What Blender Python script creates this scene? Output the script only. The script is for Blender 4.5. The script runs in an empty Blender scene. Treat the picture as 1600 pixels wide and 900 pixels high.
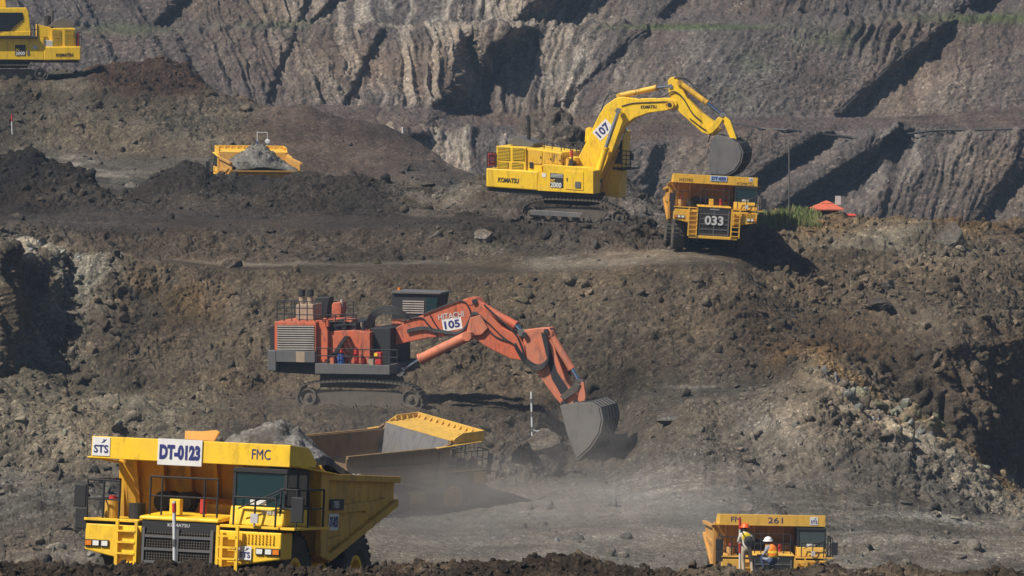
import bpy, math, random
import numpy as np
from mathutils import Vector, Matrix, Euler, noise as mnoise
R = math.radians
S = bpy.context.scene
COL = S.collection

# ---------------------------------------------------------------- camera, sky, sun, exposure
F = 8000.0                      # focal length in photo pixels (1600 wide)
TILT = R(3.505)
cd = bpy.data.cameras.new('camera'); cam = bpy.data.objects.new('camera', cd); COL.objects.link(cam)
cd.sensor_width = 36; cd.lens = 180; cd.clip_start = 1; cd.clip_end = 20000
cam.location = (0, 0, 0); cam.rotation_euler = (R(90) - TILT, 0, 0)
S.camera = cam
S.view_settings.view_transform = 'Standard'; S.view_settings.look = 'None'
S.view_settings.exposure = 0.28; S.view_settings.gamma = 1; S.view_settings.use_curve_mapping = False
SUN = Vector((-2.95, -1.75, 4.3)).normalized()
w = bpy.data.worlds.new('World'); S.world = w; w.use_nodes = True
nt = w.node_tree; bg = nt.nodes['Background']
sky = nt.nodes.new('ShaderNodeTexSky'); sky.sky_type = 'NISHITA'; sky.sun_disc = False
sky.sun_elevation = math.asin(SUN.z); sky.sun_rotation = math.atan2(SUN.x, SUN.y)
nt.links.new(sky.outputs[0], bg.inputs[0]); bg.inputs[1].default_value = 0.05
sd = bpy.data.lights.new('sun', 'SUN'); sd.energy = 5.0; sd.angle = R(0.5); sd.color = (1, .925, .81)
so = bpy.data.objects.new('sun', sd); COL.objects.link(so); so.location = (-200, -100, 300)
so.rotation_euler = SUN.to_track_quat('Z', 'Y').to_euler()

CT, ST = math.cos(TILT), math.sin(TILT)
def P(u, y, D):
    """world point seen at photo pixel (u,y) at depth D metres"""
    a = (u - 800) / F; b = (450 - y) / F
    return Vector((a * D, D * (CT + b * ST), D * (-ST + b * CT)))
def Pn(u, y, D):
    a = (u - 800) / F; b = (450 - y) / F
    return np.stack([a * D, D * (CT + b * ST), D * (-ST + b * CT)], -1)

# ---------------------------------------------------------------- helpers
def tag(o, label=None, cat=None, group=None, kind=None):
    if label: o['label'] = label
    if cat: o['category'] = cat
    if group: o['group'] = group
    if kind: o['kind'] = kind
    return o
def link(name, me, mat=None, parent=None, smooth=False):
    o = bpy.data.objects.new(name, me); COL.objects.link(o)
    if mat is not None: me.materials.append(mat)
    if parent is not None: o.parent = parent
    if smooth: me.polygons.foreach_set('use_smooth', [True] * len(me.polygons))
    return o
def empty(name, loc, rot=None, parent=None):
    o = bpy.data.objects.new(name, None); COL.objects.link(o); o.empty_display_size = .2
    if rot is not None: o.matrix_world = Matrix.Translation(loc) @ rot.to_4x4()
    else: o.location = loc
    if parent: o.parent = parent
    return o

def hash3(ix, iy, iz, seed):
    h = (ix.astype(np.uint32) * np.uint32(374761393) + iy.astype(np.uint32) * np.uint32(668265263)
         + iz.astype(np.uint32) * np.uint32(2147483647) + np.uint32(seed * 1274126177 & 0xffffffff))
    h = (h ^ (h >> np.uint32(13))) * np.uint32(1274126177)
    h = (h ^ (h >> np.uint32(16))) * np.uint32(2246822519)
    return h ^ (h >> np.uint32(15))
def gnoise(p, f, seed=0):
    """3-D gradient noise, about -1..1. p: (...,3); f scalar or 3 frequencies"""
    q = (p * np.asarray(f, dtype=np.float64)).astype(np.float64) + 1000.37
    i = np.floor(q).astype(np.int64); fr = (q - i).astype(np.float32)
    t = fr * fr * fr * (fr * (fr * 6 - 15) + 10)
    out = 0
    for dx in (0, 1):
        wx = t[..., 0] if dx else 1 - t[..., 0]
        for dy in (0, 1):
            wy = t[..., 1] if dy else 1 - t[..., 1]
            for dz in (0, 1):
                wz = t[..., 2] if dz else 1 - t[..., 2]
                h = hash3(i[..., 0] + dx, i[..., 1] + dy, i[..., 2] + dz, seed)
                gx = (h & np.uint32(1023)).astype(np.float32) / 511.5 - 1
                gy = ((h >> np.uint32(10)) & np.uint32(1023)).astype(np.float32) / 511.5 - 1
                gz = ((h >> np.uint32(20)) & np.uint32(1023)).astype(np.float32) / 511.5 - 1
                out = out + wx * wy * wz * (gx * (fr[..., 0] - dx) + gy * (fr[..., 1] - dy) + gz * (fr[..., 2] - dz))
    return out * 1.5
def sstep(a, b, x):
    t = np.clip((x - a) / (b - a), 0, 1); return t * t * (3 - 2 * t)
def grid_mesh(name, V, mat, colr=None):
    """V: (rows, cols, 3)"""
    n, m = V.shape[:2]
    me = bpy.data.meshes.new(name)
    me.vertices.add(n * m); me.vertices.foreach_set('co', V.reshape(-1).astype(np.float32))
    idx = np.arange(n * m).reshape(n, m)
    q = np.stack([idx[:-1, :-1], idx[:-1, 1:], idx[1:, 1:], idx[1:, :-1]], -1).reshape(-1, 4)
    nf = len(q)
    me.loops.add(nf * 4); me.loops.foreach_set('vertex_index', q.reshape(-1).astype(np.int32))
    me.polygons.add(nf); me.polygons.foreach_set('loop_start', np.arange(nf, dtype=np.int32) * 4)
    me.polygons.foreach_set('loop_total', np.full(nf, 4, dtype=np.int32))
    me.update(calc_edges=True)
    if colr is not None:
        a = me.color_attributes.new('tint', 'FLOAT_COLOR', 'POINT')
        c = np.ones((n * m, 4), np.float32); c[:, :3] = colr.reshape(-1, 3)
        a.data.foreach_set('color', c.reshape(-1))
    return link(name, me, mat, None, True)

class MB:
    """collects boxes, prisms, tubes and revolved shapes into ONE mesh"""
    def __init__(s): s.v = []; s.f = []
    def add(s, vs, fs):
        b = len(s.v); s.v += [tuple(v) for v in vs]; s.f += [tuple(b + i for i in f) for f in fs]; return s
    def box(s, x0, x1, y0, y1, z0, z1):
        return s.add([(x0,y0,z0),(x1,y0,z0),(x1,y1,z0),(x0,y1,z0),(x0,y0,z1),(x1,y0,z1),(x1,y1,z1),(x0,y1,z1)],
                     [(0,3,2,1),(4,5,6,7),(0,1,5,4),(1,2,6,5),(2,3,7,6),(3,0,4,7)])
    def hexa(s, p):     # 8 points, bottom ring then top ring
        return s.add(p, [(0,3,2,1),(4,5,6,7),(0,1,5,4),(1,2,6,5),(2,3,7,6),(3,0,4,7)])
    def prism(s, poly, a, b, ax='x'):
        """poly of 2-D points extruded a..b along ax; 'x': poly=(y,z); 'y': poly=(x,z); 'z': poly=(x,y)"""
        n = len(poly)
        def mk(p, t): return (t, p[0], p[1]) if ax == 'x' else (p[0], t, p[1]) if ax == 'y' else (p[0], p[1], t)
        vs = [mk(p, a) for p in poly] + [mk(p, b) for p in poly]
        fs = [tuple(range(n)), tuple(range(2 * n - 1, n - 1, -1))] + [(i, n + i, n + (i + 1) % n, (i + 1) % n) for i in range(n)]
        return s.add(vs, fs)
    def cyl(s, p0, p1, r, r2=None, n=12, caps=True):
        p0 = Vector(p0); p1 = Vector(p1); r2 = r if r2 is None else r2
        d = (p1 - p0).normalized(); a = d.orthogonal().normalized(); b = d.cross(a)
        vs = []
        for k, (p, rr) in enumerate(((p0, r), (p1, r2))):
            for i in range(n):
                t = 2 * math.pi * i / n; vs.append(p + a * (rr * math.cos(t)) + b * (rr * math.sin(t)))
        fs = [(i, (i + 1) % n, n + (i + 1) % n, n + i) for i in range(n)]
        if caps: fs += [tuple(range(n - 1, -1, -1)), tuple(range(n, 2 * n))]
        return s.add(vs, fs)
    def tube(s, pts, r, n=6):
        for a, b in zip(pts[:-1], pts[1:]): s.cyl(a, b, r, n=n)
        return s
    def lathe(s, prof, c, ax='x', n=24):
        """prof: (radius, along-axis) closed ring revolved round the axis through c"""
        vs = []; m = len(prof)
        for i in range(n):
            t = 2 * math.pi * i / n; ct, st = math.cos(t), math.sin(t)
            for r, h in prof:
                q = (h, r * ct, r * st) if ax == 'x' else (r * ct, h, r * st) if ax == 'y' else (r * ct, r * st, h)
                vs.append((c[0] + q[0], c[1] + q[1], c[2] + q[2]))
        fs = [(i * m + j, i * m + (j + 1) % m, ((i + 1) % n) * m + (j + 1) % m, ((i + 1) % n) * m + j) for i in range(n) for j in range(m)]
        return s.add(vs, fs)
    def build(s, name, mat, parent=None, bev=0, smooth=False, label=None):
        me = bpy.data.meshes.new(name); me.from_pydata(s.v, [], s.f)
        import bmesh
        bm = bmesh.new(); bm.from_mesh(me); bmesh.ops.recalc_face_normals(bm, faces=bm.faces); bm.to_mesh(me); bm.free()
        o = link(name, me, mat, parent, smooth)
        if bev:
            m = o.modifiers.new('bevel', 'BEVEL'); m.width = bev; m.segments = 2; m.limit_method = 'ANGLE'; m.angle_limit = R(40)
        if label: o['label'] = label
        return o

# ---------------------------------------------------------------- materials
def newmat(name):
    m = bpy.data.materials.new(name); m.use_nodes = True
    return m, m.node_tree, m.node_tree.nodes['Principled BSDF']
def N(nt, t, **k):
    n = nt.nodes.new(t)
    for a, b in k.items(): setattr(n, a, b)
    return n
def noise_node(nt, scale, detail=4, rough=.6, coord='Object', dist=0):
    tc = N(nt, 'ShaderNodeTexCoord'); n = N(nt, 'ShaderNodeTexNoise')
    n.inputs['Scale'].default_value = scale; n.inputs['Detail'].default_value = detail; n.inputs['Roughness'].default_value = rough
    n.inputs['Distortion'].default_value = dist
    nt.links.new(tc.outputs[coord], n.inputs['Vector']); return n
def ramp(nt, src, stops):
    r = N(nt, 'ShaderNodeValToRGB'); e = r.color_ramp.elements
    e[0].position, e[0].color = stops[0][0], (*stops[0][1], 1); e[1].position, e[1].color = stops[-1][0], (*stops[-1][1], 1)
    for p, c in stops[1:-1]:
        x = e.new(p); x.color = (*c, 1)
    nt.links.new(src, r.inputs[0]); return r
def mixc(nt, fac, a, b, mode='MIX'):
    m = N(nt, 'ShaderNodeMix', data_type='RGBA', blend_type=mode)
    for s, v in ((m.inputs[0], fac), (m.inputs[6], a), (m.inputs[7], b)):
        if isinstance(v, (int, float)): s.default_value = v
        elif isinstance(v, tuple): s.default_value = (*v, 1)
        else: nt.links.new(v, s)
    return m.outputs[2]
def g3(v): return (v, v, v)
def paint(name, c, dust=.3, dustc=(.2, .17, .13), rough=.5, scale=1.2, grime=.35, metal=0):
    """worn machine paint: dust in clouds, dark oily grime in streaks, scratches, slight bump"""
    m, nt, b = newmat(name)
    n1 = noise_node(nt, scale, 6, .65); n2 = noise_node(nt, scale * 2.4, 7, .72, dist=.8)
    n3 = noise_node(nt, scale * 14, 3, .6)
    f1 = ramp(nt, n1.outputs[0], [(.42 - .1 * dust, g3(0)), (.72, g3(1))])
    f2 = ramp(nt, n2.outputs[0], [(.50, g3(0)), (.64, g3(1))])
    mm = N(nt, 'ShaderNodeMath', operation='MULTIPLY_ADD'); nt.links.new(f1.outputs[0], mm.inputs[0])
    mm.inputs[1].default_value = min(.75, dust * .8); mm.inputs[2].default_value = dust * .35
    g = N(nt, 'ShaderNodeMath', operation='MULTIPLY'); nt.links.new(f2.outputs[0], g.inputs[0]); g.inputs[1].default_value = grime
    mp = N(nt, 'ShaderNodeMapping'); mp.inputs['Scale'].default_value = (1, 1, .3); l_ = n2.inputs['Vector'].links[0]; src = l_.from_socket; nt.links.remove(l_); nt.links.new(src, mp.inputs[0]); nt.links.new(mp.outputs[0], n2.inputs['Vector'])
    v = mixc(nt, .12, c, n3.outputs[0], 'OVERLAY')
    a = mixc(nt, g.outputs[0], v, (c[0] * .25 + .01, c[1] * .22 + .01, c[2] * .3 + .01))
    d = mixc(nt, mm.outputs[0], a, dustc)
    nt.links.new(d, b.inputs['Base Color'])
    r = N(nt, 'ShaderNodeMapRange'); nt.links.new(n1.outputs[0], r.inputs[0]); r.inputs[3].default_value = rough - .1; r.inputs[4].default_value = min(1, rough + .3)
    nt.links.new(r.outputs[0], b.inputs['Roughness']); b.inputs['Metallic'].default_value = metal
    bp = N(nt, 'ShaderNodeBump'); bp.inputs['Strength'].default_value = .25; bp.inputs['Distance'].default_value = .02
    nt.links.new(n2.outputs[0], bp.inputs['Height']); nt.links.new(bp.outputs[0], b.inputs['Normal'])
    return m
def soil(name, bump=1.0, sc=1.0, bd=.12):
    """earth: zone tint from the mesh, mottling, stones and clods by bump"""
    m, nt, b = newmat(name)
    at = N(nt, 'ShaderNodeAttribute', attribute_name='tint')
    n1 = noise_node(nt, .35 * sc, 8, .7); n2 = noise_node(nt, 2.2 * sc, 8, .75); n3 = noise_node(nt, .08 * sc, 5, .6)
    tc = N(nt, 'ShaderNodeTexCoord')
    vo = N(nt, 'ShaderNodeTexVoronoi'); vo.inputs['Scale'].default_value = 2.6 * sc; nt.links.new(tc.outputs['Object'], vo.inputs['Vector'])
    vo2 = N(nt, 'ShaderNodeTexVoronoi'); vo2.inputs['Scale'].default_value = 7 * sc; nt.links.new(tc.outputs['Object'], vo2.inputs['Vector'])
    k1 = ramp(nt, n1.outputs[0], [(.3, g3(.62)), (.5, g3(.95)), (.72, g3(1.35))])
    k2 = ramp(nt, n2.outputs[0], [(.3, g3(.55)), (.52, g3(1.0)), (.75, g3(1.7))])
    k3 = ramp(nt, n3.outputs[0], [(.35, (1.06, .99, .91)), (.65, (.94, 1.0, 1.06))])
    x = mixc(nt, 1, at.outputs[0], k1.outputs[0], 'MULTIPLY'); x = mixc(nt, 1, x, k2.outputs[0], 'MULTIPLY'); x = mixc(nt, 1, x, k3.outputs[0], 'MULTIPLY')
    # odd stones of paler or darker colour, one voronoi cell each
    sp = N(nt, 'ShaderNodeSeparateColor'); nt.links.new(vo2.outputs['Color'], sp.inputs[0])
    st = ramp(nt, sp.outputs[0], [(.0, g3(.62)), (.12, g3(1)), (.86, g3(1)), (1, g3(2.1))])
    x = mixc(nt, .8, x, st.outputs[0], 'MULTIPLY')
    nt.links.new(x, b.inputs['Base Color']); b.inputs['Roughness'].default_value = .95; b.inputs['Specular IOR Level'].default_value = .15
    h = N(nt, 'ShaderNodeMath', operation='MULTIPLY_ADD'); nt.links.new(vo.outputs['Distance'], h.inputs[0]); h.inputs[1].default_value = -.5
    nt.links.new(n2.outputs[0], h.inputs[2])
    h2 = N(nt, 'ShaderNodeMath', operation='MULTIPLY_ADD'); nt.links.new(vo2.outputs['Distance'], h2.inputs[0]); h2.inputs[1].default_value = -.35
    nt.links.new(h.outputs[0], h2.inputs[2])
    bp = N(nt, 'ShaderNodeBump'); bp.inputs['Strength'].default_value = bump; bp.inputs['Distance'].default_value = bd / sc
    nt.links.new(h2.outputs[0], bp.inputs['Height']); nt.links.new(bp.outputs[0], b.inputs['Normal'])
    return m
M_soil = soil('mine_soil'); M_wall = soil('rock_face', 1.0, .55, .16); M_rub = soil('loose_rock', .7, 1.6)

# ---------------------------------------------------------------- terrain
def lines_to_grid(L, U, minrows=4, den=.78):
    K = len(L); Y = np.zeros((K, len(U))); D = np.zeros((K, len(U)))
    for k, l in enumerate(L):
        l = np.array(l, float)
        Y[k] = np.interp(U, l[:, 0], l[:, 1]); D[k] = np.interp(U, l[:, 0], l[:, 2])
        if k: D[k] = np.maximum(D[k], D[k - 1] + 1.5)
    return Y, D
def smooth(a, n, axis):
    if n < 2: return a
    ker = np.hanning(n + 2)[1:-1]; ker /= ker.sum(); p = n // 2
    pad = [(0, 0)] * a.ndim; pad[axis] = (p, n - 1 - p)
    b = np.pad(a, pad, mode='edge'); out = 0
    for i, kk in enumerate(ker):
        sl = [slice(None)] * a.ndim; sl[axis] = slice(i, i + a.shape[axis]); out = out + kk * b[tuple(sl)]
    return out
def normals(V):
    du = np.gradient(V, axis=1); dv = np.gradient(V, axis=0)
    n = np.cross(du, dv); n /= np.linalg.norm(n, axis=-1, keepdims=True) + 1e-9
    n[n[..., 2] < -.2] *= -1
    return n
def ugrid(step): return np.concatenate([np.arange(-300, -40, 8.), np.arange(-40, 1640, step), np.arange(1640, 1901, 8.)])
U = ugrid(1.45)
c = lambda y, D: [(-300, y, D), (1900, y, D)]
LN = [
 c(1500, 80), c(1040, 112), c(930, 119),
 [(-300,868,125),(0,872,125),(100,876,125),(200,882,125),(300,886,125),(450,885,125),(550,882,125),(650,881,125),(740,875,125),(800,879,125),(870,869,125),(900,865,125),(950,873,125),(985,887,125),(1050,891,125),(1120,886,125),(1180,890,125),(1300,889,125),(1450,892,125),(1600,894,125),(1900,894,125)],
 c(985, 131), c(1000, 134), c(968, 150),
 [(-300,930,198),(1080,930,198),(1120,900,198),(1260,900,198),(1300,930,198),(1900,930,198)],
 [(-300,930,207),(1080,930,207),(1120,896,207),(1260,896,207),(1300,930,207),(1900,930,207)],
 c(985, 216), c(960, 262),
 [(-300,868,290),(400,870,290),(600,882,290),(1900,885,290)],
 [(-300,800,300),(0,800,300),(140,800,300),(350,800,302),(500,800,303),(620,803,303),(700,814,303),(800,812,303),(1000,805,303),(1250,815,302),(1450,825,300),(1600,835,300),(1900,835,300)],          # 12 pit floor
 [(-300,740,312),(0,742,312),(200,742,312),(500,750,312),(650,757,313),(780,765,312),(880,752,316),(960,745,317),(1050,735,314),(1250,735,313),(1400,765,312),(1500,800,312),(1560,806,318),(1600,800,324),(1900,790,330)],  # 13
 [(-300,640,318),(0,632,318),(100,635,318),(200,642,319),(350,650,319),(500,645,320),(650,650,320),(780,650,321),(845,655,322),(875,716,323.5),(975,716,323.5),(1010,672,323),(1080,632,323),(1180,630,322),(1280,572,324),(1400,640,326),(1530,728,330),(1600,765,335),(1900,780,345)],  # 14
 [(-300,600,334),(0,590,331),(45,584,336),(100,606,336),(200,615,334),(350,612,334),(500,611,334),(700,612,334),(900,610,335),(1080,605,334),(1200,600,333),(1280,580,330),(1400,648,332.5),(1480,690,333),(1530,722,334),(1560,742,337),(1620,765,345),(1900,770,375)],  # 15
 [(-300,400,335),(0,395,336),(25,386,337),(60,398,342.5),(105,402,346.5),(170,402,346),(230,412,347),(350,420,348),(500,425,348),(650,428,348),(800,432,348),(1000,418,346),(1080,412,345),(1150,425,345),(1200,470,344),(1250,515,342),(1330,525,341),(1400,530,340),(1480,538,337),(1530,535,340.5),(1600,530,347),(1900,530,380)],  # 16
 [(-300,392,352),(0,392,352),(75,396,358),(170,404,356),(350,410,356),(500,410,356),(650,408,356),(800,405,356),(1000,393,356),(1100,388,357),(1160,395,356),(1200,425,354),(1300,450,353),(1400,445,353),(1480,440,353),(1540,450,355),(1600,460,358),(1900,460,385)],  # 17
 [(-300,350,360),(0,352,360),(200,356,361),(500,356,361),(650,353,361),(740,352,361),(800,354,361),(900,357,361),(980,356,362),(1030,366,362.5),(1050,376,363),(1100,374,366),(1180,368,364),(1300,362,364),(1400,360,364),(1500,365,366),(1600,370,369),(1900,370,395)],  # 18
 [(-300,330,374),(0,332,374),(350,336,374),(500,338,374),(650,340,374),(800,343,374),(950,347,374),(990,334,373),(1045,340,373),(1100,350,374),(1180,338,370),(1250,335,370),(1400,338,370),(1500,343,372),(1600,346,376),(1900,346,400)],  # 19 bench
 [(-300,240,386),(0,240,386),(50,234,386),(90,250,386),(130,264,386),(180,302,386),(215,296,386),(250,272,386),(290,258,386),(330,274,386),(375,277,386),(420,270,386),(450,268,386),(520,274,386),(560,270,386),(620,290,386),(690,300,386),(740,275,386),(785,258,386),(806,222,384),(832,184,387),(862,164,388),(886,176,387),(916,220,385),(940,262,386),(985,285,386),(1040,318,386),(1100,340,386),(1180,344,384),(1340,347,384),(1420,420,386),(1900,420,440)],  # 20
 [(-300,300,398),(0,300,398),(170,312,398),(330,322,400),(480,315,400),(600,312,400),(690,325,398),(760,420,398),(900,430,398),(1340,420,398),(1400,480,398),(1900,560,445)],  # 21
 [(-300,236,430),(0,238,430),(200,240,430),(350,245,430),(450,268,428),(560,285,425),(650,300,420),(700,330,415),(760,450,415),(900,560,415),(1900,640,450)],  # 22
 [(-300,122,444),(0,123,444),(120,126,444),(220,130,444),(300,140,444),(340,152,444),(400,164,444),(460,166,443),(520,178,442),(600,196,440),(650,216,438),(700,252,434),(740,272,430),(770,300,430),(800,480,430),(900,640,440),(1900,700,455)],  # 23
 [(-300,115,458),(0,114,458),(120,112,457),(150,98,456),(200,92,456),(250,88,456),(290,104,456),(340,146,456),(400,166,454),(460,170,452),(600,205,450),(700,300,446),(760,420,446),(900,700,446),(1900,760,460)],  # 24
 c(400, 478), c(850, 525), c(900, 560)]
Yk, Dk = lines_to_grid(LN, U)
pu = np.zeros((len(U), 3))
for k in range(3, len(LN) - 3):          # loosen the lines so nothing runs dead straight
    pu[:, 0] = U; pu[:, 1] = k * 31.7
    amp = .25 if (k < 13 and k != 3) else .35 if k in (16, 17, 18, 19, 21, 22) else 1.0
    Yk[k] += amp * (4.0 * gnoise(pu, .02, 3) + 2.5 * gnoise(pu, .07, 4))
rows = []
for k in range(len(LN) - 1):
    vis = (np.abs(Yk[k + 1] - Yk[k])).max()
    n = int(min(200, max(5, vis * .72)))
    if k in (4, 5, 6, 7, 8, 9, 10, 0, 25, 26): n = 10
    if k == 1: n = 30
    if k == 2: n = 60
    if k == 3: n = 14
    for i in range(n): rows.append((k, i / n))
rows.append((len(LN) - 2, 1.0))
kk = np.array([r[0] for r in rows]); tt = np.array([r[1] for r in rows])[:, None]
PL = Pn(U[None, :], Yk, Dk)
V = PL[kk] * (1 - tt[..., None]) + PL[kk + 1] * tt[..., None]
KT = (kk + tt[:, 0])[:, None] + np.zeros((1, len(U)))
V[3:] = smooth(V, 9, 0)[3:]; V = smooth(V, 5, 1)
def img(V):
    d = V[..., 1] * CT - V[..., 2] * ST; up = V[..., 1] * ST + V[..., 2] * CT
    return 800 + F * V[..., 0] / d, 450 - F * up / d, d
UU, YY, DD = img(V)
def blob(u, y, su, sy): return np.exp(-((UU - u) / su) ** 2 - ((YY - y) / sy) ** 2)
# roughness: haul roads and pads smooth, banks and muck piles rough
rgh = np.ones_like(UU) * 1.0
def flat(k0, k1, u0, u1, v, s=.15):
    global rgh
    m = sstep(k0 - s, k0 + s, KT) * (1 - sstep(k1 - s, k1 + s, KT)) * sstep(u0 - 30, u0 + 30, UU) * (1 - sstep(u1 - 30, u1 + 30, UU))
    rgh = rgh * (1 - m) + v * m
flat(10, 13.1, 480, 1150, .22); flat(10, 13, 1150, 2000, .5); flat(14.1, 15, 380, 1250, .45)
flat(16.0, 17.1, 190, 1180, .12); flat(18.0, 19.1, -400, 800, .25); flat(21, 22.05, -400, 700, .3); flat(4.2, 10, -400, 2000, .2)
flat(22.1, 24, 400, 760, .3); flat(23, 24, -200, 140, .3)
rgh += .7 * blob(900, 352, 170, 22) + .8 * blob(840, 705, 60, 45) + .5 * blob(1330, 420, 160, 60) + .4 * blob(120, 440, 80, 120)
fg = (KT < 4.1)
nrm = normals(V)
p = V
w0 = gnoise(p, .16, 7)
warp = np.stack([gnoise(p, .6, 21), gnoise(p, .6, 22), gnoise(p, .6, 23)], -1) * .5
pw = p + warp
d = .7 * w0 * np.clip(rgh, .25, 2)
d += .55 * (np.abs(gnoise(pw, .38, 8)) - .25) * rgh
d += .36 * (np.abs(gnoise(pw, .95, 9)) - .25) * rgh
d += .20 * (np.abs(gnoise(pw, 2.3, 10)) - .25) * rgh * (1 + .8 * gnoise(p, .2, 11))
d += .11 * (np.abs(gnoise(pw, 5.2, 12)) - .25) * np.clip(rgh + .2, 0, 2)
# erosion flutes running down the steep faces (left recess, right cut)
pk = blob(880, 240, 110, 90) * (KT > 18.8) * (KT < 20.8); d += pk * (.7 * (np.abs(gnoise(pw, .45, 81)) - .2) + .6 * (np.abs(gnoise(pw, 1.2, 82)) - .2))
fl = blob(1500, 630, 120, 130) + 1.5 * blob(20, 480, 90, 110) + .5 * blob(1250, 370, 150, 25) + 1.1 * blob(1430, 610, 90, 70)
d += fl * 1.0 * (np.abs(gnoise(p, (.8, .8, .12), 13)) - .2)
d = np.where(fg, .22 * gnoise(p, .55, 17) + .10 * w0 + .24 * (np.abs(gnoise(pw, 1.9, 14)) - .2) + .12 * (np.abs(gnoise(pw * 1.0, 4.5, 15)) - .2) + .06 * gnoise(p, 11, 16), d)
V = V + nrm * d[..., None]
# base tints (real soil colours): brown overburden, grey clay, pale dusty haul roads, ochre and white seams
BR = np.array([.098, .078, .056]); GR = np.array([.115, .100, .082]); DK = np.array([.050, .042, .036]); PALE = np.array([.26, .235, .20])
PUR = np.array([.092, .072, .062]); OCH = np.array([.27, .17, .075]); CLAY = np.array([.30, .26, .20]); ROAD = np.array([.17, .155, .135])
T = np.zeros(V.shape) + BR
def paintz(m, c_):
    global T
    m = np.clip(m, 0, 1)[..., None]; T = T * (1 - m) + np.array(c_) * m
def kz(k0, k1, s=.1): return sstep(k0 - s, k0 + s, KT) * (1 - sstep(k1 - s, k1 + s, KT))
nb = .5 + .9 * gnoise(V, .12, 31); nb2 = .5 + 1.0 * gnoise(V, .45, 32)
paintz(kz(10, 13.6, .25) * 1.0, GR * 1.05)
paintz(kz(11, 12.9, .4) * sstep(450, 620, UU) * (1 - sstep(1120, 1300, UU)), ROAD * 1.05)
paintz(kz(11, 12.5, .3) * sstep(.3, .8, nb2) * sstep(1000, 1200, UU) * .5, ROAD)
sk_ = gnoise(V, (.07, .9, .3), 35)
paintz(kz(10.5, 13, .3) * sstep(.1, .5, sk_) * .5, ROAD * 1.35); paintz(kz(10.5, 13, .3) * sstep(.15, .5, -sk_) * .5, GR * .75)
paintz(kz(13, 15.2, .3) * sstep(850, 1100, UU) * .7, GR)
paintz(kz(13, 15.2, .3) * (1 - sstep(250, 400, UU)) * .7, np.array([.13, .115, .085]))
paintz(kz(15.1, 17, .1) * nb * .6, np.array([.082, .066, .05]))
paintz(kz(15.3, 16.0, .1) * sstep(.5, 1., nb) * .5, np.array([.13, .10, .07]))
paintz(kz(16.72, 17.0, .1) * sstep(190, 230, UU) * (1 - sstep(560, 800, UU)) * (.35 + .5 * nb), PALE * .8)
paintz(kz(16.2, 17.05, .15) * sstep(780, 860, UU) * (1 - sstep(1090, 1150, UU)) * (.3 + .5 * nb2), PALE * .75)
paintz(kz(17.05, 18.0) * (1 - sstep(1000, 1150, UU)), np.array([.075, .062, .05]))
paintz(kz(18.9, 20.6) * sstep(780, 815, UU) * (1 - sstep(1050, 1150, UU)), np.array([.095, .084, .074]))
paintz(kz(17.9, 19.2) * (1 - sstep(1000, 1150, UU)), DK * 1.15)
paintz(kz(19.0, 20.4) * (1 - sstep(560, 760, UU)) * .9, DK * .95)
paintz(kz(19.0, 20.6) * sstep(560, 700, UU) * sstep(.3, .7, nb2), np.array([.14, .12, .105]))
paintz(kz(20.6, 22.1) * 1.0, GR * .95)
paintz(kz(20.9, 22.15) * (np.exp(-((YY - (240 + (UU - 60) * .32)) / 16) ** 2)) * (UU < 420) * sstep(.15, .6, nb2), PALE)
paintz(kz(22.0, 24.2) * (1 - sstep(330, 420, UU)), np.array([.115, .098, .075]))
paintz(kz(22.0, 24.2) * sstep(350, 460, UU), PUR)
paintz((blob(240, 105, 120, 40)) * 2.2 * (KT > 22.6) * sstep(120, 150, UU), np.array([.052, .033, .023]))
for (u, y, su, sy, c_, a) in [(1310,555,60,30,OCH*.55,.45),(1580,752,40,16,CLAY*.9,.7),(1330,580,50,22,CLAY*.6,.5),(1085,607,40,2.5,PALE*1.1,.6),
        (120,430,55,40,CLAY*.75,.9),(95,500,45,60,CLAY*.7,.85),(70,560,60,30,CLAY*.72,.7),(40,392,40,14,CLAY*1.15,.9),(1260,350,110,16,OCH*.7,.7),(1480,352,130,14,OCH*.6,.6),(1380,375,100,22,CLAY*.6,.5),(1250,560,60,20,OCH*.7,.6),
        (210,450,30,25,OCH*.6,.4),(290,470,60,30,OCH*.45,.45),(80,680,90,50,CLAY*.62,.6),(1210,660,60,30,ROAD*1.1,.5),(1100,420,120,25,BR*.8,.5),(40,830,120,40,GR*.9,.7),(700,300,60,35,CLAY*.55,.5),(755,385,40,12,CLAY*.6,.4)]:
    paintz(blob(u, y, su, sy) * 1.5 * a * sstep(.12, .6, nb2 + .15) * (KT > 10), c_)
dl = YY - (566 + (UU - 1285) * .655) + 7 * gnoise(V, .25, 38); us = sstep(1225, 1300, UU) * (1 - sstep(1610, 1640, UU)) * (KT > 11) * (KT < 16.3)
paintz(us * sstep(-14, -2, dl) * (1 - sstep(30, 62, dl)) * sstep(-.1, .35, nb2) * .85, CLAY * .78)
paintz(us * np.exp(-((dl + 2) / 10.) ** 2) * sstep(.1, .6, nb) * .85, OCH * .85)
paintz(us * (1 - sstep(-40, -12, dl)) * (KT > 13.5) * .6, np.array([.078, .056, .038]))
paintz(kz(0, 4.3) * 1., np.array([.050, .038, .028])); paintz(kz(2, 4.2) * sstep(.55, .95, nb2) * .55, np.array([.15, .115, .08]))
T = T * (.74 + .5 * gnoise(V, .045, 36) + .35 * gnoise(V, .16, 37))[..., None]; T = np.clip(T, .012, 1)
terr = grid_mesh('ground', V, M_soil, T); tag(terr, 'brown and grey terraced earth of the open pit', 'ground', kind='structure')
TG = T; KG = KT.copy(); UG = UU.copy(); RG = rgh.copy()

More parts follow.
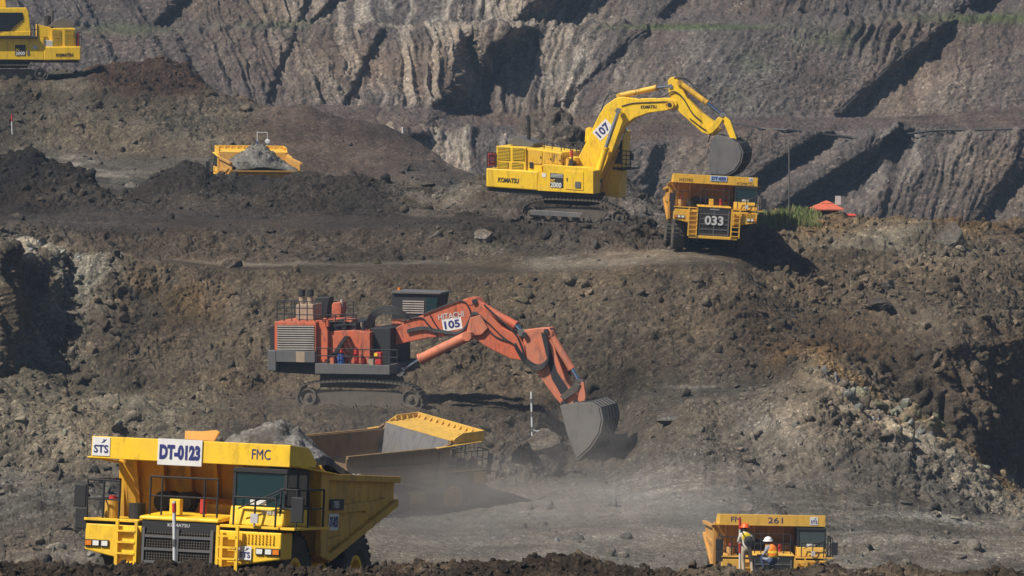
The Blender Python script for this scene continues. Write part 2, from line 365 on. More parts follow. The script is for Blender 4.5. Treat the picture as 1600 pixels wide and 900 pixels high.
# ---------------------------------------------------------------- far wall of the pit
Uw = ugrid(1.7)
WL = [c(900, 560), c(640, 575),
 [(-300,215,600),(0,215,600),(640,206,600),(760,210,600),(900,232,600),(1000,225,600),(1100,214,600),(1200,207,600),(1400,202,600),(1600,200,600),(1900,200,600)],
 [(-300,163,626),(0,165,626),(400,162,626),(700,168,626),(850,176,626),(1000,174,626),(1200,180,626),(1400,182,626),(1600,170,626),(1900,170,626)],
 [(-300,50,638),(0,50,638),(400,50,638),(600,45,638),(800,44,638),(1000,44,638),(1200,40,638),(1400,34,638),(1600,25,638),(1900,25,638)],
 [(-300,38,656),(900,36,656),(1600,16,656),(1900,16,656)], c(-160, 678), c(-190, 760), c(-200, 1500)]
Yw, Dw = lines_to_grid(WL, Uw)
for k in range(2, 6):
    pu = np.zeros((len(Uw), 3)); pu[:, 0] = Uw; pu[:, 1] = k * 31.7 + 900
    Yw[k] += 2.5 * gnoise(pu, .012, 3) + 1.0 * gnoise(pu, .05, 4)
rows = []
for k, n in enumerate((30, 240, 40, 110, 14, 150, 8, 6)):
    for i in range(n): rows.append((k, i / n))
rows.append((len(WL) - 2, 1.0))
kk = np.array([r[0] for r in rows]); tt = np.array([r[1] for r in rows])[:, None]
Yg = Yw[kk] * (1 - tt) + Yw[kk + 1] * tt; Dg = Dw[kk] * (1 - tt) + Dw[kk + 1] * tt
PLw = Pn(Uw[None, :], Yw, Dw); W = PLw[kk] * (1 - tt[..., None]) + PLw[kk + 1] * tt[..., None]
KW = (kk + tt[:, 0])[:, None] + np.zeros((1, len(Uw)))
Ug = Uw[None, :] + np.zeros_like(Yg)
# buttresses: the face steps back to the right of each spur (turned from the sun), then comes slowly forward again
def saw(s, s0, w_, back, rec):
    return back * (sstep(s0 - w_ / 2, s0 + w_ / 2, s) - sstep(s0 + w_ / 2, s0 + w_ / 2 + rec, s))
s1 = Ug + .95 * (np.clip(Yg, -160, 400) - 30); s1 = s1 + 8 * gnoise(W, .05, 41)
s2 = Ug + 1.16 * (Yg - 45) + 4 * gnoise(W, .1, 42)
s3 = Ug + 1.5 * (Yg - 225) + 6 * gnoise(W, .12, 43)
up = sstep(2.6, 3.1, KW); lo = 1 - sstep(2.3, 2.9, KW)
off = saw(s1, 830, 60, 12, 350) * sstep(1.6, 2.4, KW)
off += saw(s2, 1470, 30, 4.4, 100) * up + saw(s2, 1010, 24, 2.5, 70) * up
off += saw(s3, 1385, 32, 5.0, 110) * lo * (Ug > 900) + saw(s3, 1270, 30, 5, 60) * lo
off += saw(Ug + .3 * Yg, 1100, 26, 3, 60) * lo * 0.8 + saw(Ug + .8 * Yg, 1800, 26, 3, 70) * lo
off += saw(Ug + .5 * Yg, 620, 12, 2.2, 50) * up * (Yg > 40) + saw(Ug + .4 * Yg, 480, 10, 1.8, 40) * up
off += saw(Ug - .5 * Yg, 250, 10, 2.4, 40) * up * (Yg > 40) + saw(Ug - .5 * Yg, 130, 10, 1.8, 40) * up + saw(Ug - .6 * Yg, 210, 10, 1.6, 40) * up
off += 8 * np.exp(-((Ug - 737) / 17.) ** 2 - ((Yg - 95) / 34.) ** 2)
off += saw(Ug + .9 * Yg, 280, 14, 3, 60) * (Yg < 45) + saw(Ug + .9 * Yg, 520, 14, 2.4, 70) * (Yg < 45) + saw(Ug + .9 * Yg, 1540, 20, 3, 70) * (Yg < 30)
off += 3 * gnoise(W, .02, 44)
off = smooth(smooth(off, 9, 0), 5, 1)
W *= (1 + off / 640)[..., None]
W = smooth(W, 5, 0)
nw = normals(W); 
face = (1 - kz(2.05, 3.0, .12)) if False else 1 - (sstep(2.0, 2.15, KW) * (1 - sstep(2.9, 3.05, KW))) * .85
px = W + np.stack([gnoise(W, .12, 51), gnoise(W, .12, 52), 0 * Yg], -1) * 2.5
skew = W.copy(); lean = np.interp(Ug, [0, 400, 700, 900, 1600], [.9, .5, .15, -.5, -.35]); skew[..., 0] = W[..., 0] + 1.5 * gnoise(W, .06, 51) + .8 * gnoise(W, .3, 67) + lean * W[..., 2]
dw = .8 * gnoise(px, .06, 53)
fm = .22 + .95 * sstep(.0, .45, gnoise(W, (.035, .02, .06), 66) + .22 + .35 * np.exp(-((Ug - 620) / 220.) ** 2 - ((Yg - 110) / 90.) ** 2) + .3 * np.exp(-((Ug - 1450) / 140.) ** 2))
dw += fm * face * (1.1 * (np.abs(gnoise(skew, (.26, .03, .03), 54)) - .2) + 1.15 * (np.abs(gnoise(skew, (.7, .05, .05), 55)) - .2) + .5 * (np.abs(gnoise(skew, (1.6, .14, .12), 65)) - .2))
dw += (.3 * (np.abs(gnoise(px, .3, 56)) - .2) + .34 * (np.abs(gnoise(px, .8, 57)) - .2)) * face + .24 * gnoise(px, 1.9, 58) + .12 * gnoise(px, 4, 59)
W = W + nw * dw[..., None]
Uq, Yq, _ = img(W)
T = np.zeros(W.shape) + np.array([.086, .072, .066])
UU, YY, KT = Uq, Yq, KW
q1 = .5 + .9 * gnoise(skew, (.06, .03, .03), 61); q2 = .5 + 1.2 * gnoise(skew, (.7, .05, .05), 62); q3 = .5 + gnoise(W, .03, 63)
pale = np.array([.25, .215, .18]); tan = np.array([.21, .15, .105])
paintz((blob(620, 110, 190, 80) * 1.2 + blob(900, 100, 60, 110) + blob(1440, 130, 110, 80) * .8 + blob(680, 230, 120, 40) * 1.6 + blob(620, 15, 200, 30) + blob(1080, 110, 110, 70) * .35 + blob(1450, 260, 160, 60) * .45 + blob(780, 20, 100, 30) + blob(1100, 260, 60, 60) * .4) * sstep(.25, .75, q2) * .95, pale)
paintz((blob(560, 120, 130, 60) + blob(1100, 100, 60, 60) * .3 + blob(880, 140, 40, 60)) * sstep(.5, .9, q1) * .5, tan)
paintz(sstep(.55, .9, q3) * .5, np.array([.10, .076, .064]))
paintz(kz(2.05, 2.95) * .7, np.array([.080, .058, .050]))
paintz(sstep(.55, .75, gnoise(W, .05, 64) * .8 + .5) * .35 * (YY > 200), np.array([.12, .11, .10]))
for (u, y, su, sy, a) in [(1080,42,120,4,.9),(1550,28,120,8,.8),(430,38,60,6,.5),(200,45,70,8,.5),(1000,190,100,5,.2),(1180,100,30,20,.25),(1300,60,60,14,.3),(1120,150,50,20,.2)]:
    paintz(blob(u, y, su, sy) * a * 1.3 * sstep(.1, .7, q3 + .2 * q2), (.065, .085, .035))
wall = grid_mesh('pit_wall', W, M_wall, T); wall.name = 'far_hillside'
tag(wall, 'far benched rock wall of the pit in thin haze', 'hillside', kind='structure')
gp = MB().box(-9000, 9000, -2000, 14000, -130, -90); M_plain = soil('plain')
gpo = gp.build('ground_base', None); gpo.data.materials.append(M_plain)
a_ = gpo.data.color_attributes.new('tint', 'FLOAT_COLOR', 'POINT')
for i in range(8): a_.data[i].color = (.1, .08, .06, 1)
tag(gpo, 'wide plain of brown earth under the mine', 'ground', kind='structure')
# ---------------------------------------------------------------- machine materials
YEL = (.95, .59, .004)
M_dark = paint('black_steel', (.012, .013, .017), dust=.08, dustc=(.11, .095, .075), rough=.6, grime=.2)
M_grey = paint('grey_steel', (.085, .09, .10), dust=.25, rough=.6)
M_rubber = paint('tyre_rubber', (.020, .020, .021), dust=.55, dustc=(.12, .105, .085), rough=.85, grime=.1)
M_worn = paint('worn_steel', (.13, .13, .14), dust=.35, dustc=(.24, .22, .19), rough=.45, grime=.45, metal=.35, scale=.9)
M_track = paint('muddy_track', (.045, .040, .036), dust=.8, dustc=(.12, .10, .08), rough=.9, scale=1.8)
M_mud = paint('mud_caked_steel', (.06, .052, .045), dust=.7, dustc=(.14, .12, .095), rough=.95, scale=2.2)
M_red = paint('red_enamel', (.45, .02, .02), dust=.1, grime=.15)
M_blue = paint('blue_enamel', (.02, .12, .5), dust=.1, grime=.15)
M_white = paint('white_enamel', (.75, .75, .74), dust=.12, grime=.12)
M_navy = paint('navy_lettering', (.012, .018, .16), dust=.06, grime=.0, scale=4)
M_black = paint('black_lettering', (.015, .015, .016), dust=.08, grime=0, scale=4)
M_silver = paint('silver_lettering', (.55, .55, .55), dust=.2, grime=.1, scale=4)
def simple(name, c, rough=.5, metal=0, spec=.5):
    m, nt, b = newmat(name); n = noise_node(nt, 3, 4)
    v = mixc(nt, .15, c, n.outputs[0], 'OVERLAY'); nt.links.new(v, b.inputs['Base Color'])
    b.inputs['Roughness'].default_value = rough; b.inputs['Metallic'].default_value = metal; b.inputs['Specular IOR Level'].default_value = spec
    return m
M_chrome = simple('chrome_rod', (.62, .66, .72), .15, 1)
M_glass = simple('dark_glass', (.008, .028, .034), .08, 0, .5)
M_dglass = simple('dusty_glass', (.06, .075, .08), .35, 0, .5)
M_lamp = simple('headlamp_lens', (.75, .75, .72), .1, 0, .8)
M_amber = simple('amber_lens', (.7, .2, .02), .2)

def text(body, parent, loc, wd, ht, face, mat, ext=.008, name='lettering', bold=.0):
    """raised lettering, wd x ht metres, centred on loc; face = unit vectors (reading direction, up)"""
    cu = bpy.data.curves.new('lettering_curve', 'FONT'); cu.body = body; cu.extrude = ext / 2; cu.offset = bold; cu.size = 1
    cu.resolution_u = 3
    to = bpy.data.objects.new('lettering_curve', cu); COL.objects.link(to)
    dg = bpy.context.evaluated_depsgraph_get(); me = bpy.data.meshes.new_from_object(to.evaluated_get(dg))
    bpy.data.objects.remove(to); bpy.data.curves.remove(cu)
    n = len(me.vertices); a = np.zeros(n * 3); me.vertices.foreach_get('co', a); a = a.reshape(-1, 3)
    mn, mx = a.min(0), a.max(0); sx = wd / (mx[0] - mn[0]); sy = ht / (mx[1] - mn[1])
    a[:, 0] = (a[:, 0] - (mn[0] + mx[0]) / 2) * sx; a[:, 1] = (a[:, 1] - (mn[1] + mx[1]) / 2) * sy
    r = Vector(face[0]); u = Vector(face[1]); nn = r.cross(u)
    M = np.array([[*r], [*u], [*nn]]); a = a @ M + np.array(loc)
    me.vertices.foreach_set('co', a.reshape(-1)); me.update(); me.materials.clear()
    return link(name, me, mat, parent)
FRONT = ((1, 0, 0), (0, 0, 1)); LSIDE = ((0, 1, 0), (0, 0, 1)); RSIDE = ((0, -1, 0), (0, 0, 1))

def sls_logo(parent, x, y, z, s):
    """white square plate with the blue angular letters and the little bird mark above them"""
    pl = MB().box(x - s/2, x + s/2, y - .012, y, z - s/2, z + s/2).build('logo_plate', M_white, parent)
    text('STS', pl, (x, y - .02, z - s * .12), s * .82, s * .42, FRONT, M_navy, bold=.02)
    MB().prism([(x + s*.0, z + s*.2), (x + s*.16, z + s*.24), (x + s*.3, z + s*.4), (x + s*.2, z + s*.36), (x + s*.12, z + s*.42), (x + s*.12, z + s*.3)], y - .022, y - .013, 'y').build('emblem', M_navy, pl)

def rail(pts, zt, name, parent, r=.028, mid=True, mat=None):
    """hand rail: posts at pts (x,y,z base), top and middle bars"""
    m = MB()
    top = [(p[0], p[1], p[2] + zt) for p in pts]; m.tube(top, r)
    if mid: m.tube([(p[0], p[1], p[2] + zt * .5) for p in pts], r * .8)
    for p, t in zip(pts, top): m.cyl(p, t, r)
    return m.build(name, mat or M_dark, parent)

def tyre(c, parent, rimmat, out, r=1.35, w_=.78, ax='x'):
    """out=+1/-1: side the wheel shows"""
    wh = empty('wheel', c, parent=parent)
    h = w_ / 2
    t = MB().lathe([(r*.47, -h*.7), (r*.62, -h), (r*.88, -h), (r*.97, -h*.82), (r*.97, h*.82), (r*.88, h), (r*.62, h), (r*.47, h*.7)], (0, 0, 0), ax, 40)
    for i in range(30):               # tread lugs, two staggered rows
        for sg in (-1, 1):
            a = 2 * math.pi * (i + (.5 if sg > 0 else 0)) / 30
            ca, sa = math.cos(a), math.sin(a); ta = (-sa, ca); q = []
            for (rr, hh, wd) in ((r*.95, 0, .075), (r*1.0, 0, .06)):
                for (s_, e) in ((-1, .04), (1, .04), (1, h*.95), (-1, h*.95)):
                    x_ = sg * e; yy = rr * ca + s_ * wd * ta[0]; zz = rr * sa + s_ * wd * ta[1]
                    q.append((x_, yy, zz) if ax == 'x' else (yy, x_, zz))
            t.hexa(q)
    t.build('tyre', M_rubber, wh, smooth=False)
    m = MB(); o = out
    m.lathe([(r*.50, o*h*.55), (r*.50, o*h*.80), (r*.42, o*h*.78), (r*.36, o*h*.2), (r*.16, o*h*.25), (r*.16, o*h*.6), (.001, o*h*.62), (.001, -o*h*.3), (r*.5, -o*h*.3)], (0, 0, 0), ax, 32)
    for i in range(10):
        a = 2 * math.pi * i / 10; cc = (o*h*.3, r*.27*math.cos(a), r*.27*math.sin(a))
        e = (o*h*.42, cc[1], cc[2])
        if ax == 'y': cc = (cc[1], cc[0], cc[2]); e = (e[1], e[0], e[2])
        m.cyl(cc, e, .04, n=6)
    m.build('rim', rimmat, wh)
    return wh

def rock_heap(name, parent_m, prof, ny, nx, hfun, label, seed, mat=None, tint=(.16, .14, .12), amp=.3, cat='load'):
    """lumpy heap in truck coordinates, top-level: closed below"""
    x0, x1, y0, y1 = prof
    xs = np.linspace(x0, x1, nx); ys = np.linspace(y0, y1, ny)
    X, Y = np.meshgrid(xs, ys); Z = hfun(X, Y)
    V = np.stack([X, Y, Z], -1).astype(float); q = V + seed * 17.3
    wv = np.stack([gnoise(q, 1., 5), gnoise(q, 1., 6), gnoise(q, 1., 7)], -1) * .3
    d = amp * (np.abs(gnoise(q + wv, .8, 1)) * 2.2 + np.abs(gnoise(q + wv, 2.1, 2)) * 1.1 + np.abs(gnoise(q, 5, 3)) * .5 - .6)
    edge = np.minimum.reduce([(X - x0) / (x1 - x0), (x1 - X) / (x1 - x0), (Y - y0) / (y1 - y0), (y1 - Y) / (y1 - y0)]) * 8
    V[..., 2] += d * np.clip(edge, 0.15, 1); V[..., 0] += .12 * gnoise(q, 2.5, 9) * np.clip(edge, 0, 1)
    V[0, :, 2] -= .3; V[-1, :, 2] -= .2; V[:, 0, 2] -= .2; V[:, -1, 2] -= .2
    C = np.zeros(V.shape) + np.array(tint); nn = .5 + gnoise(q, .9, 12)
    C = C * (1 - .5 * np.clip(nn, 0, 1)[..., None])
    o = grid_mesh(name, V, mat or M_rub, C); o.matrix_world = parent_m
    tag(o, label, cat); return o

def dump_truck(label, u, y, D, yaw, pitch, roll, pre=0, c=YEL, dust=.2, dustc=(.22, .19, .15), group='mining dump trucks', scale=1.0,
               plate=None, left_txt=None, right_txt=None, logo=None, grille_no=None, maker='front', lamps_lit=False, cab_txt=None,
               side_txt=None, flap=False, plate_kind='white', canopy_txts=(), belly=None, glass=None, grime=.3, loaded=None, liner=None, bedc=None):
    Rm = Matrix.Rotation(R(pre), 3, 'X') @ Matrix.Rotation(R(yaw), 3, 'Z') @ Matrix.Rotation(R(pitch), 3, 'X') @ Matrix.Rotation(R(roll), 3, 'Y') @ Matrix.Scale(scale, 3)
    t = empty('dump_truck', P(u, y, D), Rm); tag(t, label, 'dump truck', group)
    Y1 = paint('truck_yellow', c, dust=dust, dustc=dustc, grime=grime)
    Yb = paint('truck_bed_yellow', (c[0]*.74, c[1]*.64, c[2]*1.0), dust=dust + .08, dustc=dustc, grime=grime + .2)
    if bedc: Yb = paint('truck_bed_dirty', bedc, dust=dust, dustc=dustc, grime=.5)
    gl = glass or M_glass
    # chassis, axles, tank
    m = MB(); m.box(-.75, -.45, .6, 9.2, 1.25, 1.85).box(.45, .75, .6, 9.2, 1.25, 1.85).box(-.8, .8, .3, 3.2, 1.0, 2.2)
    m.cyl((-2.0, 7.05, 1.3), (2.0, 7.05, 1.3), .38).cyl((-2.1, 2.3, 1.35), (2.1, 2.3, 1.35), .22).box(-.6, .6, 6.3, 7.9, .9, 1.8)
    m.cyl((-1.0, 4.3, 1.6), (-1.0, 4.9, 2.1), .13).cyl((1.0, 4.3, 1.6), (1.0, 4.9, 2.1), .13)
    m.build('chassis', M_dark, t, .02)
    MB().cyl((2.0, 3.8, 1.45), (2.0, 5.4, 1.45), .5, n=20).build('fuel_tank', Y1, t, .02)
    MB().cyl((-1.9, 4.0, 1.4), (-1.9, 5.2, 1.4), .45, n=20).build('hydraulic_tank', Y1, t, .02)
    for x in (-2.22, 2.22): tyre((x, 2.3, 1.35), t, Y1, 1 if x > 0 else -1)
    for x in (-2.42, -1.55, 1.55, 2.42): tyre((x, 7.05, 1.35), t, Y1, 1 if x > 0 else -1)
    # front bumper wings with sloping undersides
    for sg in (-1, 1):
        xo, xi = sg * (2.86 if sg > 0 else 2.66), sg * 1.06; hx = .2 if sg > 0 else 0
        m = MB(); n_ = []
        m.hexa([(xi, .06, 1.72), (xo, .06, 2.02), (xo, 1.0, 2.02), (xi, 1.0, 1.72), (xi, .06, 2.72), (xo, .06, 2.72), (xo, 1.0, 2.72), (xi, 1.0, 2.72)])
        wing = m.build('front_wing', Y1, t, .03)
        for j, (xx, mt, nm) in enumerate(((2.08, M_lamp, 'headlight'), (2.33, M_lamp, 'headlight'), (2.54, M_amber, 'indicator'))):
            xx += hx; f = MB().box(sg*xx - .11, sg*xx + .11, .02, .07, 2.12, 2.30).build(nm + '_housing', M_dark, wing)
            MB().box(sg*xx - .085, sg*xx + .085, -.005, .015, 2.145, 2.275).build(nm, mt, f)
        # ladder up the wing
        lx = sg * 1.42; m = MB()
        for s_ in (-.27, .27): m.box(lx + s_ - .04, lx + s_ + .04, -.16, -.08, .95, 2.85)
        for j in range(6): m.box(lx - .25, lx + .25, -.18, -.02, 1.05 + j*.3, 1.10 + j*.3)
        if sg < 0:
            m.box(lx - .25, lx + .25, -.05, .08, 1.0, 2.7)
        m.build('ladder', Y1, t)
        MB().box(sg*1.1, sg*2.66, .15, .75, 2.722, 2.80).build('step_plate', M_dark, t)
        # punched step holes are raised studs on the cab side wing
        if sg > 0:
            m = MB()
            for a in range(9):
                for b_ in range(4): m.box(1.82 + a*.1, 1.86 + a*.1, .02, .10, 2.42 + b_*.07, 2.45 + b_*.07)
            m.build('tread_studs', Y1, wing)
    MB().box(-1.6, 1.6, -.1, .35, .82, 1.02).build('bumper', Y1, t, .03)
    # radiator grille with bars
    m = MB().box(-1.05, 1.05, .0, .12, 1.02, 2.90); g = m.build('grille', M_dark, t, .02)
    m = MB()
    for i in range(5): m.box(-1.0, 1.0, -.07, -.002, 1.08 + i*.34, 1.15 + i*.34)
    for i in range(3): m.box(-1.0 + i*.965, -.93 + i*.965, -.075, -.002, 1.05, 2.70)
    m.build('grille_frame', M_grey, g)
    m = MB()
    for i in range(26): m.box(-.95 + i*.074, -.936 + i*.074, -.035, -.003, 1.08, 2.62)
    for i in range(22): m.box(-.95, .95, -.038, -.003, 1.10 + i*.07, 1.112 + i*.07)
    m.build('grille_mesh', M_mud, g)
    if maker: text('KOMATSU', g, (0, -.01, 2.79), .62, .09, FRONT, M_silver, bold=.02)
    if grille_no: text(grille_no, g, (0, -.10, 2.05), 1.25, .62, FRONT, M_silver, bold=.03, ext=.03)
    MB().hexa([(-1.12, -.04, 2.90), (1.12, -.04, 2.90), (1.12, 1.9, 3.0), (-1.12, 1.9, 3.0), (-1.12, -.02, 3.0), (1.12, -.02, 3.0), (1.1, 1.9, 3.12), (-1.1, 1.9, 3.12)]).build('hood', Y1, t, .04)
    # deck
    m = MB().box(-2.7, -1.14, .02, 2.9, 2.805, 2.875).box(1.14, 2.78, .02, 3.3, 2.805, 2.875).box(-1.14, 1.14, 1.92, 2.9, 2.80, 2.875)
    m.box(2.78, 3.2, .1, 3.2, 2.80, 2.87)
    m.build('deck', Y1, t, .01)
    # things on the deck: air cleaners, tank, extinguisher, box
    for x in (-.55, -1.15):
        MB().cyl((x, 1.95, 3.35), (x, 2.7, 3.35), .30, n=20).cyl((x, 1.85, 3.35), (x, 1.95, 3.35), .22, n=16).build('air_cleaner', M_dark, t)
    MB().cyl((-1.6, 1.1, 2.88), (-1.6, 1.1, 3.3), .22, n=16).build('round_filter', M_dark, t)
    e = MB().cyl((-2.2, .8, 2.88), (-2.2, .8, 3.35), .2, n=16).build('grease_drum', Yb, t); MB().cyl((-2.2, .8, 3.35), (-2.2, .8, 3.48), .1, n=10).build('drum_cap', M_red, e)
    e = MB().cyl((.42, .7, 3.1), (.42, .7, 3.5), .09, n=12).build('fire_extinguisher', M_red, t); MB().cyl((.42, .7, 3.5), (.42, .7, 3.58), .04, n=8).build('nozzle', M_dark, e)
    MB().box(-.38, -.08, .25, .5, 3.06, 3.48).build('battery_box', Y1, t, .02)
    MB().hexa([(-1.1, 2.2, 2.9), (1.1, 2.2, 2.9), (1.1, 2.8, 2.9), (-1.1, 2.8, 2.9), (-1.1, 2.2, 3.35), (1.1, 2.2, 3.35), (1.1, 2.8, 3.5), (-1.1, 2.8, 3.5)]).build('cross_tank', Yb, t, .03)
    rail([(-.95, .3, 3.03), (-.62, .3, 3.03), (.58, .3, 3.03), (.95, .3, 3.03)], 1.02, 'handrail', t)
    rail([(-2.66, 2.6, 2.87), (-2.66, 1.3, 2.87), (-2.66, .1, 2.87), (-2.2, .1, 2.87), (-1.75, .1, 2.87)], 1.02, 'handrail', t)
    rail([(1.5, .06, 2.87), (2.1, .04, 2.87), (2.68, .04, 2.87)], .75, 'handrail', t, mid=False)
    rail([(2.72, .3, 2.87), (3.17, .3, 2.87), (3.17, 1.3, 2.87), (3.17, 2.6, 2.87)], 1.0, 'handrail', t)
    for (mx, my, mz, hh) in ((-2.86, .1, 3.45, .3), (-2.8, .1, 2.85, .28), (3.26, .1, 3.35, .34)):
        a = MB().box(mx - .17, mx + .17, my - .04, my + .06, mz - hh, mz + hh).cyl((mx, my, mz), (mx - math.copysign(.25, mx), my + .1, mz), .025).build('mirror', M_dark, t, .03)
    # cab (its left side door looks to +x)
    X0, X1, y0, y1 = 1.32, 2.84, .42, 2.3
    cab = MB(); cab.hexa([(X0, .22, 2.88), (X1, .22, 2.88), (X1, y1, 2.88), (X0, y1, 2.88), (X0, y0 - .1, 3.38), (X1, y0 - .1, 3.38), (X1, y1, 3.38), (X0, y1, 3.38)])
    cab = cab.build('cab', Y1, t, .04)
    MB().box(X0 + .03, X1 - .03, y0 + .12, y1 - .05, 3.385, 4.28).build('cab_interior', M_dark, cab)
    m = MB()
    for (xx, yy) in ((X0, y0), (X1 - .09, y0), (X0, y1 - .09), (X1 - .09, y1 - .09), (X1 - .09, 1.35)): m.box(xx, xx + .09, yy, yy + .09, 3.38, 4.3)
    m.box(X0, X1, y0 - .02, y1, 4.28, 4.40).build('cab_pillars', M_dark, cab, .01)
    ws = MB().box(X0 + .09, X1 - .09, y0 + .03, y0 + .06, 3.40, 4.27).build('windscreen', gl, cab)
    MB().hexa([(X0 + .1, .20, 2.99), (X1 - .1, .20, 2.99), (X1 - .1, .24, 2.99), (X0 + .1, .24, 2.99), (X0 + .16, .285, 3.36), (X1 - .6, .285, 3.2), (X1 - .6, .30, 3.2), (X0 + .16, .31, 3.36)]) if False else None
    MB().tube([(X0 + .75, y0 - .01, 3.42), (X0 + 1.3, y0 - .01, 3.75)], .014).build('wiper', M_dark, ws)
    MB().box(X0 + .5, X0 + .95, y0 + .015, y0 + .027, 3.43, 3.56).build('permit_sheet', M_white, ws)
    for (a, b_) in ((y0 + .1, 1.34), (1.46, y1 - .1)):
        MB().box(X1 - .045, X1 - .02, a, b_, 3.45, 4.25).build('side_window', gl, cab)
    d_ = MB().box(X1 - .01, X1 + .025, y0 + .12, 1.36, 2.95, 3.37).build('door', Y1, cab); MB().box(X1 + .027, X1 + .06, 1.18, 1.3, 3.2, 3.25).build('handle', M_dark, d_)
    MB().box(X0 + .2, X0 + .33, -.05, .01, 3.0, 3.22).cyl((X0 + .26, 0, 2.9), (X0 + .26, 0, 3.0), .02).build('work_lamp', M_white, t) if False else None
    MB().box(2.02, 2.22, -.08, .02, 2.95, 3.2).cyl((2.12, -.03, 2.87), (2.12, -.03, 2.95), .02).build('marker_lamp', M_silver, t)
    MB().tube([(1.62, .06, 3.62 - .3), (2.9, .06, 3.9)], .02).build('mirror_stay', M_dark, t)
    if cab_txt: text(cab_txt, cab, (X0 + 1.1, .255, 3.24), .42, .1, FRONT, M_silver, bold=.02)
    # dump body: floor, walls, sloping front, canopy
    W2 = 2.76; th = .09
    m = MB()
    prof = [(3.55, 2.15), (4.2, 1.98), (10.25, 3.42), (10.25, 3.55), (4.25, 2.12), (3.65, 2.3)]
    m.prism(prof, -W2 + .1, W2 - .1)
    bed = m.build('dump_bed', Yb, t, .015)
    MB().prism([(.75, 4.70), (.75, 4.78), (3.05, 4.62), (3.0, 4.52)], -W2 - .02, W2 + .02).build('canopy', Y1, bed, .01)
    lm = paint('worn_liner', liner, dust=.3, rough=.4, metal=.3, grime=.5) if liner else Yb
    MB().prism([(3.55, 2.15), (3.68, 2.28), (3.05, 4.60), (2.92, 4.52)], -W2 + .1, W2 - .1).build('front_wall', lm, bed)
    for sg in (-1, 1):
        a, b_ = sg * (W2 - .1), sg * W2
        m = MB().prism([(3.0, 4.55), (3.2, 4.25), (10.25, 4.15), (10.25, 3.45), (4.2, 1.98), (3.5, 2.12), (2.95, 4.5)], min(a, b_), max(a, b_))
        o0, o1 = sg * (W2 + .002), sg * (W2 + .14)
        lo_, hi_ = min(o0, o1), max(o0, o1)
        m.prism([(3.3, 4.3), (10.3, 4.2), (10.3, 4.02), (3.3, 4.12)], lo_ - .02, hi_ + .03)
        m.prism([(3.55, 2.0), (4.3, 1.90), (10.3, 3.36), (10.3, 3.56), (4.3, 2.12), (3.55, 2.25)], lo_, hi_)
        m.prism([(3.9, 3.40), (8.3, 3.52), (9.2, 3.62), (8.3, 3.40), (7.4, 3.2), (7.2, 3.26), (3.9, 3.16)], lo_, hi_ - .03)
        m.prism([(3.9, 2.5), (5.3, 2.6), (4.6, 2.32), (3.9, 2.3)], lo_, hi_ - .03)
        m.prism([(3.05, 4.52), (3.75, 4.2), (3.95, 1.98), (3.3, 2.05)], lo_ - .002, hi_ + .02)
        m.build('side_wall', Yb, bed, .015)
    m = MB()
    for i in range(9): 
        yy = 4.6 + i * .64; zz = 1.98 + (yy - 4.2) * .238
        m.box(-W2 + .05, W2 - .05, yy, yy + .16, zz - .24, zz + .02)
    m.build('floor_ribs', Yb, bed, .01)
    m = MB()
    for i in range(7):
        xx = -2.3 + i * .767
        m.prism([(3.40, 2.3), (3.52, 2.3), (2.90, 4.5), (2.60, 4.5)], xx - .06, xx + .06)
        m.prism([(.9, 4.60), (2.9, 4.42), (2.9, 4.52), (.9, 4.70)], xx - .05, xx + .05)
    m.build('front_ribs', Yb, bed)
    # canopy rim: deep front lip and side lips, stiffener ribs inside
    lip = MB().box(-W2 - .05, W2 + .05, .64, .78, 4.46, 5.05).build('canopy_lip', Y1, bed, .015)
    for sg in (-1, 1):
        a, b_ = sg * (W2 - .02), sg * (W2 + .05)
        m = MB().prism([(.79, 4.47), (.72, 5.04), (2.2, 4.98), (2.75, 4.70), (2.9, 4.45)], min(a, b_), max(a, b_))
        a, b_ = sg * (W2 + .04), sg * (W2 + .27)
        m.prism([(.95, 4.46), (.95, 4.50), (4.1, 4.30), (4.1, 4.26)], min(a, b_), max(a, b_))
        m.build('canopy_side', Y1, bed, .01)
        for i in range(4):
            yy = 1.1 + i * .42
            MB().hexa([(sg*2.735, yy, 4.74), (sg*2.55, yy, 4.74), (sg*2.55, yy + .05, 4.74), (sg*2.735, yy + .05, 4.74), (sg*2.735, yy, 4.95), (sg*2.70, yy, 4.95), (sg*2.70, yy + .05, 4.95), (sg*2.735, yy + .05, 4.95)]).build('rim_rib', Y1, bed)
    for i in range(11): MB().prism([(.785, 4.76), (.785, 5.0), (.98, 4.76)], -2.5 + i*.5 - .03, -2.5 + i*.5 + .03).build('rim_rib', Y1, bed)
    if flap:
        MB().prism([(-.30, 5.08), (.52, 5.06), (.66, 5.30), (.58, 5.36), (.20, 5.31), (-.30, 5.30)], 1.0, 1.1, 'y').hexa([(-.30, 1.1, 5.06), (.5, 1.1, 5.06), (.5, 1.6, 4.66), (-.3, 1.6, 4.66), (-.30, 1.1, 5.12), (.5, 1.1, 5.12), (.5, 1.7, 4.66), (-.3, 1.7, 4.66)]).build('spill_flap', simple('faded_yellow', (.75, .40, .10), .6), bed)
    for (body, xc, zc, wd, ht, mt) in canopy_txts: text(body, lip, (xc, .634, zc), wd, ht, FRONT, mt, bold=0, ext=.01)
    if plate:
        body, xc, zc, wd, ht, px, pz = plate
        pl = MB().box(xc - px/2, xc + px/2, .60, .635, zc - pz/2, zc + pz/2).build('number_plate', M_white if plate_kind == 'white' else M_blueplate, lip)
        text(body, pl, (xc, .593, zc), wd, ht, FRONT, M_navy, bold=.055)
    if logo: sls_logo(lip, logo[0], .635, logo[1], logo[2])
    if belly: sls_logo(t, belly[0], .02, belly[1], belly[2])
